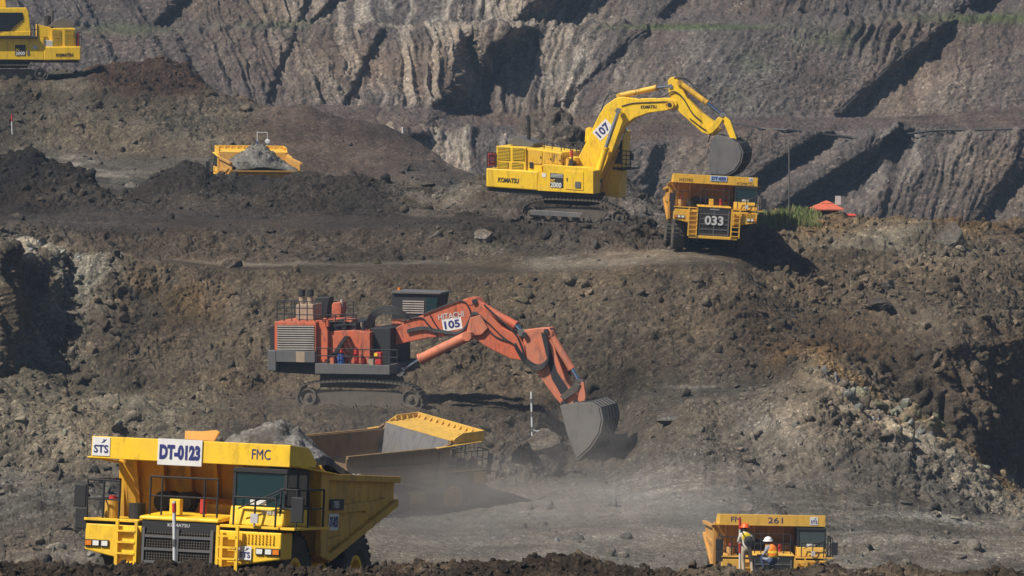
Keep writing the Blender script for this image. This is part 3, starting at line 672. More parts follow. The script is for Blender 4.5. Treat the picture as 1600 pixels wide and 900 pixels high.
    if side_txt:
        pl = MB().box(2.905, 2.93, 3.9, 4.7, 2.75, 3.2).build('side_plate', M_white, bed); text(side_txt, pl, (2.935, 4.3, 2.98), .7, .3, LSIDE, M_navy, bold=.03)
        pl = MB().box(2.925, 2.945, 3.9, 5.1, 3.3, 3.6).build('model_band', M_dark, bed); text('785', pl, (2.95, 4.4, 3.45), .5, .2, LSIDE, M_silver, bold=.03)
    M = Matrix.Translation(P(u, y, D)) @ Rm.to_4x4()
    if loaded: rock_heap('rock_load', M, *loaded)
    return t, M
def heap(h0, peak, yc=5.6, xc=0, sx=2.0, sy=2.6):
    return lambda X, Y: h0 + peak * np.exp(-((X - xc) / sx) ** 2 - ((Y - yc) / sy) ** 2)

M_blueplate = simple('pale_blue_plate', (.35, .5, .7), .5)
YB = lambda k, r=1.0: (YEL[0] * k, YEL[1] * k * r, YEL[2] * k + .01)
# nearest truck behind the mound
dump_truck('big clean yellow dump truck numbered DT-0123 in the near left corner, loaded with grey rock', 272, 985, 136, -16, -5.3, 1.1,
    dust=.2, grime=.35, plate=('DT-0123', -.28, 4.72, 1.15, .40, 1.25, .70), logo=(-2.53, 4.78, .5), belly=(1.88, 2.15, .36),
    canopy_txts=[('FMC', 2.0, 4.77, .52, .27, M_navy)], cab_txt='785', side_txt='DT-0123', flap=True,
    loaded=((-2.6, 2.6, 3.2, 10.0), 150, 110, heap(4.1, 1.45, 4.3, 1.0, 1.7, 2.1), 'pale grey rock heaped in the bed of the near truck DT-0123', 1, None, (.21, .195, .18), .24))
# truck 261 behind the two surveyors
dump_truck('yellow dump truck numbered 261 facing the two crouching and standing workers', 1206, 955, 270, 2.5, -3, 1.3, c=(.78, .44, .04),
    dust=.28, dustc=(.30, .25, .18), canopy_txts=[('FM', -1.95, 4.78, .5, .27, M_navy), ('261', .15, 4.76, .78, .3, M_navy)], logo=(2.2, 4.76, .42), glass=M_dglass,
    loaded=((-2.6, 2.6, 3.2, 10.0), 100, 80, heap(3.9, 1.35, 4.6, 0, 1.6, 2.2), 'low grey heap of earth in the bed of truck 261', 2, None, (.13, .12, .11), .2))
# truck 033 under the bucket
dump_truck('yellow dump truck numbered 033 being loaded under the grey bucket', 1113, 393, 353, 1.5, -3, 3.2, c=(.78, .43, .02), scale=1.04,
    dust=.25, dustc=(.2, .17, .13), canopy_txts=[('HD785', -1.95, 4.66, .9, .2, M_black), ('KOMATSU', 2.0, 4.60, 1.1, .2, M_black)],
    plate=('DT-033', .2, 4.86, .95, .24, 1.1, .34), plate_kind='blue', logo=(2.35, 4.9, .26), grille_no='033',
    loaded=((-2.6, 2.6, 3.3, 10.0), 90, 80, heap(3.7, .9, 5.0, 0, 1.7, 2.4), 'dark earth in the bed of truck 033', 3, None, (.05, .045, .04), .2))
# dusty truck driving away to the right in its own dust
dump_truck('dusty empty yellow dump truck driving away below the orange excavator', 708, 797, 311, 131, 6, 0, 9, c=(.70, .42, .06), scale=1.1, bedc=(.20, .12, .045), liner=(.17, .17, .18),
    dust=.35, dustc=(.16, .115, .07), grime=.4, maker=None, glass=M_dglass)
# loaded truck seen from behind in the hollow
_, MT = dump_truck('yellow dump truck seen from behind, heaped with grey earth and half hidden by dark mounds', 386, 324, 414, -169, -1, -1, c=(.80, .46, .03), dust=.25, scale=1.0, maker=None,
    loaded=((-2.6, 2.6, 3.2, 10.2), 110, 90, heap(3.6, 1.6, 6.3, .2, 1.8, 3.2), 'grey earth heaped in the bed of the half hidden truck', 5, None, (.17, .155, .135), .3))
# ---------------------------------------------------------------- excavators, measured on the photograph and built on real planes
class Tr:
    """turns photo measurements on a lengthwise plane of a machine into its own metres"""
    def __init__(s, M, ox, oy, k): s.Mi = M.inverted(); s.o = s.Mi @ Vector((0, 0, 0)); s.ox, s.oy, s.k = ox, oy, k
    def pt(s, zx, zy, yp=0.):
        q = s.Mi @ P(s.ox + zx * s.k, s.oy + zy * s.k, 100.); d = q - s.o
        t = (yp - s.o.y) / d.y; r = s.o + d * t; return (r.x, r.z)
    def p3(s, zx, zy, yp=0.): x, z = s.pt(zx, zy, yp); return Vector((x, yp, z))
    def poly(s, pts, yp): return [s.pt(a, b, yp) for a, b in pts]
    def slab(s, mb, pts, y0, y1): return mb.prism(s.poly(pts, y0), y0, y1, 'y')
    def box(s, mb, x0, x1, y0, y1, a, b): return s.slab(mb, [(x0, y0), (x1, y0), (x1, y1), (x0, y1)], a, b)
def part(T_, pts, a, b, name, mat, parent, bev=.03):
    return T_.slab(MB(), pts, a, b).build(name, mat, parent, bev)
def louvre(T_, x0, y0, x1, y1, yp, n, parent, mat, slat, skew=0):
    """recessed grille with slats; skew: drop of the right end"""
    g = T_.slab(MB(), [(x0, y0), (x1, y0 + skew), (x1, y1 + skew), (x0, y1)], yp - .012, yp + .02).build('grille', mat, parent)
    m = MB(); h = (y1 - y0) / n
    for i in range(n):
        a = y0 + h * (i + .25); T_.slab(m, [(x0, a), (x1, a + skew), (x1, a + skew + h * .45), (x0, a + h * .45)], yp - .06, yp - .013)
    m.build('slats', slat, g); return g
def crawler(T_, loop, y0, y1, parent, frame, idler, sprocket, rollers, k=None):
    """one crawler: belt of shoes round the loop, side frame, idler, sprocket and rollers"""
    tr = empty('track', (0, 0, 0), parent=parent)
    L = [Vector((*T_.pt(a, b, y0),)) for a, b in loop]; n = len(L)
    P2 = []
    for i in range(n):
        for t in np.linspace(0, 1, 8, endpoint=False):
            p0, p1, p2, p3 = L[i - 1], L[i], L[(i + 1) % n], L[(i + 2) % n]
            P2.append(.5 * ((2*p1) + (-p0 + p2)*t + (2*p0 - 5*p1 + 4*p2 - p3)*t*t + (-p0 + 3*p1 - 3*p2 + p3)*t**3))
    acc = 0; m = MB(); N_ = len(P2); step = .27; nxt = 0
    for i in range(N_):
        a, b = P2[i], P2[(i + 1) % N_]; l = (b - a).length
        while nxt < acc + l:
            c_ = a + (b - a) * ((nxt - acc) / l); d = (b - a).normalized(); nn = Vector((-d.y, d.x))
            q = []
            for yy in (y0, y1):
                pass
            c1 = c_ - d * .115; c2 = c_ + d * .115
            ring = [c1 - nn*.05, c2 - nn*.05, c2 + nn*.05, c_ + d*.02 + nn*.05, c_ + d*.02 + nn*.12, c_ - d*.03 + nn*.12, c_ - d*.03 + nn*.05, c1 + nn*.05]
            cen = sum((p for p in L), Vector((0, 0))) / n
            if (c_ + nn - cen).length < (c_ - nn - cen).length: ring = [2*c_ - (p) + (Vector(d) * 0) for p in ring]
            m.prism([(p.x, p.y) for p in ring], y0, y1, 'y')
            nxt += step
        acc += l
    m.build('shoe_belt', M_track, tr)
    ym = (y0 + y1) / 2; w_ = (y1 - y0) * .32
    T_.slab(MB(), frame, y0 + .36, y1 - .36).build('track_frame', M_mud, tr, .03)
    for (nm, (a, b, r)) in (('idler', idler), ('sprocket', sprocket)):
        c_ = T_.p3(a, b, y0); r *= T_.k / T_.s
        pr = [(r, -.25), (r, .2), (r*.8, .2), (r*.75, .08), (r*.35, .08), (r*.3, .25), (.01, .28), (.01, -.25)]
        MB().lathe([(a_, -h_) for a_, h_ in pr], (c_.x, y0 + .3, c_.z), 'y', 24).build(nm, M_mud, tr)
    m = MB()
    for a, b in rollers:
        c_ = T_.p3(a, b, y0)
        r_ = MB().cyl((c_.x, y0 + .2, c_.z + .1), (c_.x, y1 - .2, c_.z + .1), .27, n=14).cyl((c_.x, y0 + .12, c_.z + .1), (c_.x, y0 + .2, c_.z + .1), .12, n=10).build('roller', M_mud, tr)
    return tr
def cyl2(T_, a, b, c_, ys, r, mat, parent, name, rod=.62):
    for yy in ys:
        A, B, C_ = T_.p3(*a, yy), T_.p3(*b, yy), T_.p3(*c_, yy)
        o = MB().cyl(A, B, r, n=18).cyl(B - (B - A).normalized()*.12, B, r*1.15, n=18).cyl(A - Vector((0, r*1.1, 0)), A + Vector((0, r*1.1, 0)), r*.9, n=14).build(name, mat, parent)
        MB().cyl(B, C_, r * rod, n=14).cyl(C_ - Vector((0, r, 0)), C_ + Vector((0, r, 0)), r * .85, n=14).build('piston_rod', M_chrome, o)
def hose(T_, pts, yy, r, parent, n=5, name='hose'):
    L = [T_.p3(a, b, yy) for a, b in pts]; Q = []
    L = [L[0]] + L + [L[-1]]
    for i in range(1, len(L) - 2):
        for t in np.linspace(0, 1, 6, endpoint=False):
            p0, p1, p2, p3 = L[i-1], L[i], L[i+1], L[i+2]
            Q.append(.5 * ((2*p1) + (-p0 + p2)*t + (2*p0 - 5*p1 + 4*p2 - p3)*t*t + (-p0 + 3*p1 - 3*p2 + p3)*t**3))
    Q.append(L[-1]); return MB().tube(Q, r, n).build(name, M_dark, parent)
def bucket(T_, side, back, hw, parent, mat, teeth, th=.09, lipname='cutting_edge'):
    b = empty('bucket', (0, 0, 0), parent=parent)
    m = MB()
    for a, e in zip(back[:-1], back[1:]):          # wrapped shell plates
        A, B = Vector(T_.pt(*a, -hw)), Vector(T_.pt(*e, -hw)); d = (B - A).normalized(); n_ = Vector((-d.y, d.x)) * th
        m.prism([tuple(A - d*.02), tuple(B + d*.02), tuple(B + n_ + d*.02), tuple(A + n_ - d*.02)], -hw, hw, 'y')
    m.build('bucket_shell', mat, b)
    m = MB()
    for j in range(6):                              # wear ribs round the back
        yy = -hw + .12 + j * (2*hw - .24) / 5
        for a, e in zip(back[1:-1], back[2:]):
            A, B = Vector(T_.pt(*a, -hw)), Vector(T_.pt(*e, -hw)); d = (B - A).normalized(); n_ = Vector((-d.y, d.x))
            s_ = -1 if True else 1
            m.prism([tuple(A - n_*.05), tuple(B - n_*.05), tuple(B + n_*.14), tuple(A + n_*.14)], yy - .05, yy + .05, 'y')
    m.build('wear_ribs', M_dark, b)
    sp = [T_.pt(a, e, -hw) for a, e in side]
    for yy in (-hw - .05, hw - .02): MB().prism(sp, yy, yy + .07, 'y').build('side_plate', mat, b, .01)
    (a, e) = teeth; A, B = Vector(T_.pt(*a, -hw)), Vector(T_.pt(*e, -hw)); d = (B - A).normalized(); n_ = Vector((-d.y, d.x))
    for j in range(6):
        yy = -hw + .2 + j * (2*hw - .4) / 5
        MB().prism([tuple(A - n_*.12), tuple(A + n_*.12), tuple(B)], yy - .12, yy + .12, 'y').build('tooth', M_worn, b)
    return b
def machine(name, label, u, y, D, yaw, ox, oy, k):
    Rm = Matrix.Rotation(R(yaw), 3, 'Z'); t = empty(name, P(u, y, D), Rm); tag(t, label, 'excavator')
    M = Matrix.Translation(P(u, y, D)) @ Rm.to_4x4(); T_ = Tr(M, ox, oy, k); T_.s = F / D; return t, T_
def slanted_text(body, T_, a, b, yp, ht, parent, mat, plate=None, bold=.03):
    """lettering reading from a to b on the plane yp"""
    A, B = T_.p3(*a, yp), T_.p3(*b, yp); d = (B - A).normalized(); upv = Vector((0, -1, 0)).cross(d) ; upv = upv if upv.z > 0 or d.z > 0 else -upv
    upv = Vector((-d.z, 0, d.x)); c_ = (A + B) / 2; L = (B - A).length
    if plate:
        hx, hz = L/2 + plate, ht/2 + plate; q = [c_ + d*sx*hx + upv*sz*hz for sx, sz in ((-1,-1),(1,-1),(1,1),(-1,1))]
        parent = MB().add([v for v in q] + [v + Vector((0, .03, 0)) for v in q], [(0,1,2,3),(7,6,5,4),(0,4,5,1),(1,5,6,2),(2,6,7,3),(3,7,4,0)]).build('number_plate', M_white, parent)
    text(body, parent, (c_.x, yp - .012, c_.z), L, ht, (tuple(d), tuple(upv)), mat, bold=bold, ext=.015)

M_dred = paint('dull_red', (.25, .015, .02), dust=.2)
# --- yellow excavator 107 on the upper bench
Y7 = paint('excavator_yellow', (.90, .57, .006), dust=.14, grime=.42, rough=.4)
Y7b = paint('oily_yellow', (.78, .44, .015), dust=.2, grime=1.0, rough=.45, scale=.9)
e7, T7 = machine('excavator', 'clean yellow excavator numbered 107 emptying its grey bucket into truck 033', 899, 348, 367, -16, 740, 100, .35556)
part(T7, [(55,458),(230,468),(282,474),(282,556),(230,552),(55,540)], -2.9, 2.9, 'counterweight', Y7, e7, .08)
slanted_text('KOMATSU', T7, (108,508), (198,514), -2.905, .34, e7, M_black)
rh = part(T7, [(100,360),(230,368),(230,469),(100,459)], -2.7, 2.6, 'radiator_housing', Y7, e7)
for q in ((106,363,158,420),(171,367,222,422),(104,428,152,458),(168,431,216,464)): louvre(T7, *q, -2.7, 9 if q[3]-q[1] > 40 else 5, rh, M_dark, Y7, 3)
part(T7, [(232,369),(388,390),(388,450),(300,450),(300,476),(232,472)], -2.55, 2.5, 'engine_housing', Y7, e7)
for q in ((240,376,300,440),(306,384,344,440),(348,390,384,440)):
    o = part(T7, [(q[0],q[1]),(q[2],q[1]+6),(q[2],q[3]),(q[0],q[3]-4)], -2.60, -2.552, 'service_door', Y7b, e7, .012)
    part(T7, [(q[2]-8,q[1]+30),(q[2]-4,q[1]+30),(q[2]-4,q[1]+38),(q[2]-8,q[1]+38)], -2.64, -2.602, 'handle', M_dark, o, 0)
o = part(T7, [(404,468),(482,474),(482,556),(404,550)], -2.955, -2.922, 'service_door', Y7, e7, .012)
part(T7, [(408,500),(412,500),(412,514),(408,514)], -2.99, -2.957, 'handle', M_dark, o, 0)
part(T7, [(245,430),(262,432),(262,460),(245,458)], -2.62, -2.56, 'air_intake', M_dark, e7)
ft = part(T7, [(305,440),(498,456),(526,470),(526,571),(281,557),(285,478),(305,478)], -2.92, -1.1, 'fuel_tank_housing', Y7, e7)
lb = part(T7, [(336,478),(394,483),(394,545),(336,541)], -2.94, -2.925, 'model_plate', M_black, ft, 0)
slanted_text('2000', T7, (338,530), (386,533), -2.945, .36, lb, M_white); slanted_text('PC', T7, (338,513), (358,514), -2.945, .24, lb, Y7)
for j in range(3): part(T7, [(338,482+j*6),(392,485+j*6),(392,487+j*6),(338,484+j*6)], -2.95, -2.942, 'stripe', M_white, lb, 0)
part(T7, [(300,480),(318,481),(318,497),(300,496)], -2.94, -2.925, 'warning_sign', M_white, ft, 0)
part(T7, [(446,516),(470,518),(470,545),(446,543)], -3.0, -2.957, 'hose_reel', M_worn, ft, 0)
part(T7, [(58,542),(520,572),(520,590),(300,582),(60,556)], -2.7, 2.7, 'revolving_frame', M_dark, e7)
part(T7, [(300,572),(520,585),(500,625),(310,612)], -1.7, 1.7, 'slew_ring', M_dark, e7)
cr = part(T7, [(580,462),(646,468),(638,587),(576,580)], .9, 2.9, 'cab_base', Y7, e7)
cb = part(T7, [(600,282),(662,296),(654,456),(590,452)], 1.0, 2.8, 'cab', Y7, e7)
part(T7, [(606,296),(656,306),(649,440),(600,436)], .96, .995, 'side_window', M_glass, cb, 0)
q = T7.pt(662, 300, 1.9); q2 = T7.pt(655, 445, 1.9)
MB().prism([q, (q[0]+.05, q[1]), (q2[0]+.05, q2[1]), q2], 1.1, 2.7, 'y').build('windscreen', M_glass, cb)
pf = part(T7, [(610,455),(690,460),(690,466),(610,462)], .8, 3.3, 'platform', M_dark, e7)
def trail(T_, pts, yy, hgt, parent, r=.034, mid=2):
    m = MB(); L = [T_.p3(a, b, yy) for a, b in pts]; u3 = Vector((0, 0, hgt))
    for j in range(1, mid + 1): m.tube([p + u3 * j / mid for p in L], r)
    for p in L: m.cyl(p, p + u3, r)
    return m.build('handrail', M_dark, parent)
trail(T7, [(652,458),(670,459),(688,460)], .8, 1.25, e7, mid=4); trail(T7, [(688,460),(690,460)], 3.2, 1.25, e7)
MB().box(*(lambda p: (p[0]-.1, p[0]+.12, .7, .8, p[1]-.25, p[1]+.25))(T7.pt(696, 408, .75))).build('mirror', M_dark, e7)
trail(T7, [(398,388),(425,388),(452,388),(480,388)], .6, .7, e7); trail(T7, [(310,372),(345,376),(385,384)], -2.3, .45, e7, mid=1)
part(T7, [(150,352),(178,317),(200,322),(265,350),(262,364),(228,367)], -1.2, 1.4, 'exhaust_hood', M_grey, e7)
m = MB(); p = T7.pt(242, 362, -.2); m.cyl((p[0], -.2, p[1]), (p[0], -.2, p[1]+1.9), .13, n=12).cyl((p[0], -.2, p[1]+1.9), (p[0]-.12, -.2, p[1]+2.2), .15, n=12); m.build('exhaust_stack', M_dark, e7)
for i, (a, b, r) in enumerate(((352,432,.22),(372,430,.28),(392,434,.2),(410,430,.26),(430,436,.2))):
    p = T7.pt(a, b, -2.); MB().cyl((p[0], -2.3, p[1]), (p[0], -1.3, p[1]), r, n=12).cyl((p[0], -1.8, p[1]), (p[0], -1.8, p[1]+.45), .07, n=8).build('valve', Y7b if i % 2 else M_dark, e7)
part(T7, [(392,408),(446,412),(446,440),(392,436)], -1.6, .3, 'pump_cover', Y7, e7)
p = T7.pt(431, 408, -2.1); MB().cyl((p[0], -2.1, p[1]), (p[0], -2.1, p[1]+.5), .1, n=10).build('fire_extinguisher', M_red, e7)
p = T7.pt(82, 455, -2.3); MB().box(p[0]-.3, p[0]+.25, -2.6, -2.1, p[1]+.1, p[1]+1.1).build('red_tank', M_dred, e7)
trail(T7, [(60,455),(80,456),(97,457)], -2.75, 1.1, e7)
bm_ = part(T7, [(445,440),(495,342),(545,235),(578,182),(620,152),(655,144),(720,152),(790,150),(862,149),(888,160),(895,175),(886,199),(830,207),(770,215),(705,238),(660,272),(634,318),(610,385),(575,452),(550,508),(522,520),(498,480)], -.55, .55, 'boom', Y7, e7, .05)
part(T7, [(560,235),(600,178),(655,158),(720,166),(768,164),(768,176),(700,190),(650,215),(625,262),(590,330)], -.57, -.552, 'boom_stain', Y7b, bm_, 0) if False else None
p = T7.pt(505, 300, 0); part(T7, [(488,345),(492,285),(505,278),(515,285),(514,320)], -.3, .3, 'boom_bracket', Y7, bm_)
slanted_text('107', T7, (545,313), (592,266), -.565, .60, bm_, M_navy, plate=.14)
slanted_text('KOMATSU', T7, (735,189), (803,187), -.556, .24, bm_, M_black)
p = T7.p3(872, 178, 0); MB().cyl((p.x, -.72, p.z), (p.x, .72, p.z), .3, n=20).build('boom_pin', Y7b, bm_)
MB().cyl((p.x, -.76, p.z), (p.x, -.72, p.z), .15, n=14).build('pin_cap', M_dark, bm_)
part(T7, [(853,72),(868,57),(893,60),(912,100),(940,152),(1000,215),(1058,258),(1082,288),(1048,316),(1003,301),(930,235),(897,206),(880,160),(858,140)], -.42, .42, 'arm', Y7, e7, .04)
cyl2(T7, (640,140), (806,104), (868,98), (-.28, .28), .2, Y7b, e7, 'arm_cylinder')
cyl2(T7, (905,82), (1026,172), (1092,224), (-.36, .36), .2, Y7b, e7, 'bucket_cylinder')
cyl2(T7, (525,548), (582,366), (638,205), (-1.0,), .24, Y7, e7, 'boom_cylinder'); cyl2(T7, (566,556), (628,372), (664,290), (1.0,), .24, Y7b, e7, 'boom_cylinder')
for yy in (-.5, .35): part(T7, [(1080,226),(1108,232),(1128,250),(1156,330),(1130,334),(1104,270),(1088,250)], yy, yy + .15, 'link', Y7, e7)
for yy in (-.62, .5): part(T7, [(1022,292),(1076,232),(1096,242),(1078,272),(1050,302),(1036,308)], yy, yy + .12, 'rocker', Y7, e7)
for k_, yy in enumerate((-.3, -.15, 0, .15, .3)): hose(T7, [(560,210-k_),(575,168),(600,132-k_*2),(640,128),(690,138)], yy, .04, bm_)
for k_, yy in enumerate((-.45, -.2, .2)): hose(T7, [(880,60),(930,62+k_*3),(960,90),(1000,130),(1030,150)], yy, .035, e7)
hose(T7, [(720,150),(770,158),(840,140),(880,120),(920,150),(960,215),(1000,250)], -.5, .045, e7); hose(T7, [(650,185),(700,172),(780,168),(850,165)], -.58, .04, bm_)
hose(T7, [(1030,345),(1040,300),(1010,285),(950,240)], -.46, .04, e7)
bucket(T7, [(1058,318),(1130,334),(1162,352),(1178,390),(1170,430),(1145,466),(1108,487),(1040,484),(1031,425),(1042,350)],
       [(1058,318),(1130,334),(1163,352),(1180,390),(1172,430),(1146,468),(1108,490),(1040,486)], 1.3, e7, M_worn, ((1045,486),(1022,478)))
for sgn, (ya, yb) in ((0, (-2.95, -2.0)), (1, (2.0, 2.95))):
    crawler(T7, [(225,622),(300,596),(430,598),(550,606),(630,636),(668,668),(650,702),(560,704),(400,700),(260,690),(218,660)], ya, yb, e7,
            [(245,628),(540,630),(590,655),(560,692),(260,686),(238,660)], (632,671,28), (246,652,28), [(300+i*48, 690) for i in range(6)])
part(T7, [(250,640),(480,655),(470,676),(250,664)], -3.0, -2.95, 'side_step', M_worn, e7)

# --- orange excavator 105 in the middle of the pit
O5 = paint('excavator_orange', (.62, .105, .030), dust=.42, dustc=(.24, .17, .13), grime=.85, rough=.5)
O5b = paint('faded_orange', (.60, .16, .07), dust=.35, dustc=(.27, .2, .16), grime=.75, rough=.6, scale=.8)
M_tan = paint('tan_housing', (.36, .27, .19), dust=.3); M_slat = paint('pale_slats', (.45, .42, .39), dust=.3)
e5, T5 = machine('excavator', 'dirty orange excavator numbered 105 digging with its bucket on the pit slope', 561, 634, 328, -18, 380, 420, .4)
part(T5, [(94,318),(128,318),(128,400),(94,400)], -2.9, 2.9, 'counterweight', M_grey, e5, .06); part(T5, [(128,318),(280,322),(280,367),(128,364)], -2.95, 2.8, 'rear_skirt', M_grey, e5, .03)
part(T5, [(206,323),(240,324),(240,365),(206,364)], -2.97, -2.955, 'pale_panel', M_tan, e5, 0)
part(T5, [(130,366),(570,372),(570,420),(290,414),(130,404)], -2.5, 2.7, 'revolving_frame', M_dark, e5)
part(T5, [(280,369),(572,377),(572,414),(280,410)], -3.0, 2.9, 'side_skirt', M_grey, e5, .03)
rh = part(T5, [(122,206),(284,208),(284,322),(122,318)], -2.8, 2.6, 'radiator_housing', O5, e5)
louvre(T5, 133, 220, 277, 318, -2.8, 11, rh, M_dark, M_slat, 1)
part(T5, [(104,225),(121,222),(121,318),(104,318)], -2.5, 2.4, 'rear_screen', M_dark, e5)
part(T5, [(284,208),(318,206),(330,245),(330,366),(284,366)], -2.5, 2.5, 'engine_housing', O5, e5)
part(T5, [(318,245),(430,240),(495,248),(495,373),(318,370)], -2.2, 2.4, 'side_panel', O5, e5)
part(T5, [(495,232),(575,232),(575,376),(495,375)], -1.6, 2.3, 'machinery_bay', M_dark, e5)
m = MB()
T5.slab(m, [(320,372),(335,372),(410,262),(396,262)], -2.75, -2.65); T5.slab(m, [(320,372),(335,372),(410,262),(396,262)], -2.25, -2.2)
for i in range(7): T5.slab(m, [(326+i*11, 362-i*15.5),(342+i*11, 362-i*15.5),(342+i*11, 359-i*15.5),(326+i*11, 359-i*15.5)], -2.7, -2.2)
m.build('stairs', M_dark, e5)
for (a, b, c2, d2, mt, nm) in ((364,330,390,372,M_blue,'blue_drum'),(428,308,446,373,M_red,'fire_extinguisher'),(516,326,540,374,M_red,'red_box'),(457,345,470,373,M_red,'fire_extinguisher'),(340,345,356,372,O5,'orange_box'),(372,305,386,328,M_red,'fire_extinguisher')):
    x0, z0 = T5.pt(a, d2, -2.85); x1, z1 = T5.pt(c2, b, -2.85); r = (x1 - x0)/2
    if nm in ('blue_drum', 'fire_extinguisher'):
        o = MB().cyl((x0 + r, -2.6, z0), (x0 + r, -2.6, z1 - .08), r, n=16).build(nm, mt, e5); MB().cyl((x0 + r, -2.6, z1 - .08), (x0 + r, -2.6, z1), r*.45, n=12).build('cap', M_dark, o)
    else: MB().box(x0, x1, -2.95, -2.5, z0, z1).build(nm, mt, e5, .03)
p = T5.p3(502, 360, -2.9); MB().lathe([(.26, -.05), (.26, .05), (.2, .07), (.01, .08), (.01, -.05)], (p.x, -2.9, p.z), 'y', 20).build('hose_reel', M_tan, e5)
p = T5.p3(519, 335, -2.96); MB().box(p.x - .12, p.x + .1, -3.0, -2.96, p.z - .1, p.z + .1).build('warning_sign', Y7, e5)
trail(T5, [(286,368),(330,369),(375,371),(420,372),(465,373),(510,374),(560,375),(602,376)], -2.98, .95, e5)
trail(T5, [(132,204),(160,204),(190,204),(220,205),(250,205),(280,206),(310,206)], -2.7, 1.25, e5, mid=3); trail(T5, [(132,200),(200,201),(280,203),(340,205),(430,208)], 2.2, 1.3, e5, mid=3)
trail(T5, [(320,243),(360,241),(400,239),(440,238)], -2.1, 1.0, e5, mid=3)
ex = part(T5, [(206,140),(272,140),(274,200),(206,198)], -1.2, .6, 'exhaust_box', M_tan, e5, .04)
for a in (229, 262):
    p = T5.p3(a, 140, -.5); o = MB().cyl(p, p + Vector((0, 0, .7)), .2, .17, n=16).build('exhaust_pipe', M_tan, e5); MB().cyl(p + Vector((0, 0, .55)), p + Vector((0, 0, .98)), .23, n=16).build('pipe_collar', M_black, o)
part(T5, [(345,142),(352,132),(380,130),(384,160),(378,190),(348,186)], -.8, .2, 'air_cleaner', O5, e5, .05)
part(T5, [(282,112),(340,110),(330,150),(325,200),(282,200)], 1.2, 2.0, 'air_filter', M_dark, e5, .05)
p = T5.p3(385, 120, -.6); MB().cyl(p - Vector((0, 0, .5)), p, .1, n=10).build('beacon_post', M_slat, e5)
p0 = T5.p3(312, 202, -2.4); p1 = T5.p3(330, 225, -2.4); MB().tube([p0, p0 + Vector((.3, 0, .05)), p1], .14, 10).build('air_duct', O5, e5)
part(T5, [(330,205),(440,210),(440,240),(330,243)], -1.8, 1.9, 'upper_deck', M_dark, e5)
part(T5, [(395,195),(430,198),(430,238),(395,238)], -1.5, -.6, 'valve_box', O5, e5)
cb = part(T5, [(580,92),(594,88),(768,95),(770,104),(760,160),(740,198),(600,200),(580,198)], 1.2, 3.0, 'cab', M_dark, e5, .04)
part(T5, [(580,88),(594,86),(770,93),(772,100),(580,96)], 1.05, 3.1, 'cab_roof', M_grey, cb, .02)
louvre(T5, 622, 122, 706, 176, 1.2, 6, cb, M_dark, M_slat, 2)
part(T5, [(715,112),(762,112),(752,165),(735,190),(715,190)], 1.14, 1.195, 'side_window', M_glass, cb, 0)
part(T5, [(580,200),(700,200),(690,260),(580,260)], 1.0, 2.9, 'cab_base', O5b, e5)
p = T5.p3(610, 86, 1.8); MB().cyl(p, p + Vector((0, 0, .22)), .11, n=12).build('beacon', M_amber, e5)
for i in range(7):
    o_ = i * 7; hose(T5, [(488+o_*.35,250),(486+o_*.5,195+o_*.3),(520+o_*.3,158+o_*.5),(575,145+o_*.7),(625,165+o_*.5),(650,190+o_*.3)], -.75 + i*.25, .045, e5)
bm5 = part(T5, [(536,306),(543,275),(600,228),(650,200),(760,158),(880,113),(905,113),(935,148),(1010,228),(1075,262),(1098,300),(1106,362),(1040,350),(945,302),(890,262),(855,258),(720,270),(620,292)], -.6, .6, 'boom', O5, e5, .05)
part(T5, [(886,190),(925,180),(955,232),(930,258),(893,262),(872,245)], -.8, .8, 'boom_lug', O5b, bm5)
slanted_text('HITACHI', T5, (762,190), (862,176), -.612, .38, bm5, M_silver, bold=.01)
slanted_text('105', T5, (786,221), (846,211), -.612, .50, bm5, M_navy, plate=.13)
hose(T5, [(620,205),(690,190),(720,215),(760,268),(745,290)], -.66, .05, bm5); hose(T5, [(700,178),(790,143),(850,124),(880,150),(895,210),(880,250)], -.66, .05, bm5)
hose(T5, [(730,182),(760,230),(800,262),(850,262)], -.66, .045, bm5)
cyl2(T5, (880,262), (690,354), (618,402), (-1.1, 1.1), .34, O5b, e5, 'boom_cylinder', rod=.5)
cyl2(T5, (893,125), (1066,222), (1090,248), (-.34, .34), .27, O5, e5, 'arm_cylinder')
part(T5, [(1090,240),(1150,232),(1196,230),(1206,250),(1222,330),(1262,440),(1300,500),(1296,536),(1246,536),(1215,500),(1150,412),(1098,335)], -.5, .5, 'arm', O5b, e5, .05)
part(T5, [(1162,248),(1182,252),(1225,400),(1270,470),(1240,490),(1205,430)], -.53, -.502, 'hose_guard', M_dark, e5)
cyl2(T5, (1200,252), (1284,392), (1312,442), (-.36, .36), .24, O5b, e5, 'bucket_cylinder')
for yy in (-.6, .45): part(T5, [(1300,438),(1330,444),(1338,500),(1330,530),(1304,522),(1312,480)], yy, yy + .15, 'link', O5b, e5)
for yy in (-.68, .56): part(T5, [(1236,498),(1296,448),(1318,452),(1306,478),(1256,514)], yy, yy + .12, 'rocker', M_track, e5)
for i in range(4): hose(T5, [(1062,290+i*6),(1100,345+i*8),(1150,375+i*7),(1190,350+i*5),(1190,290),(1172,250)], -.6 - i*.05, .05, e5)
hose(T5, [(940,140),(1000,195),(1060,250),(1085,300),(1100,350)], -.66, .06, e5); hose(T5, [(920,190),(980,260),(1050,290),(1090,345)], -.68, .05, e5)
M_bk = paint('dusty_bucket', (.135, .13, .13), dust=.5, dustc=(.20, .18, .155), rough=.7, grime=.5, scale=.8)
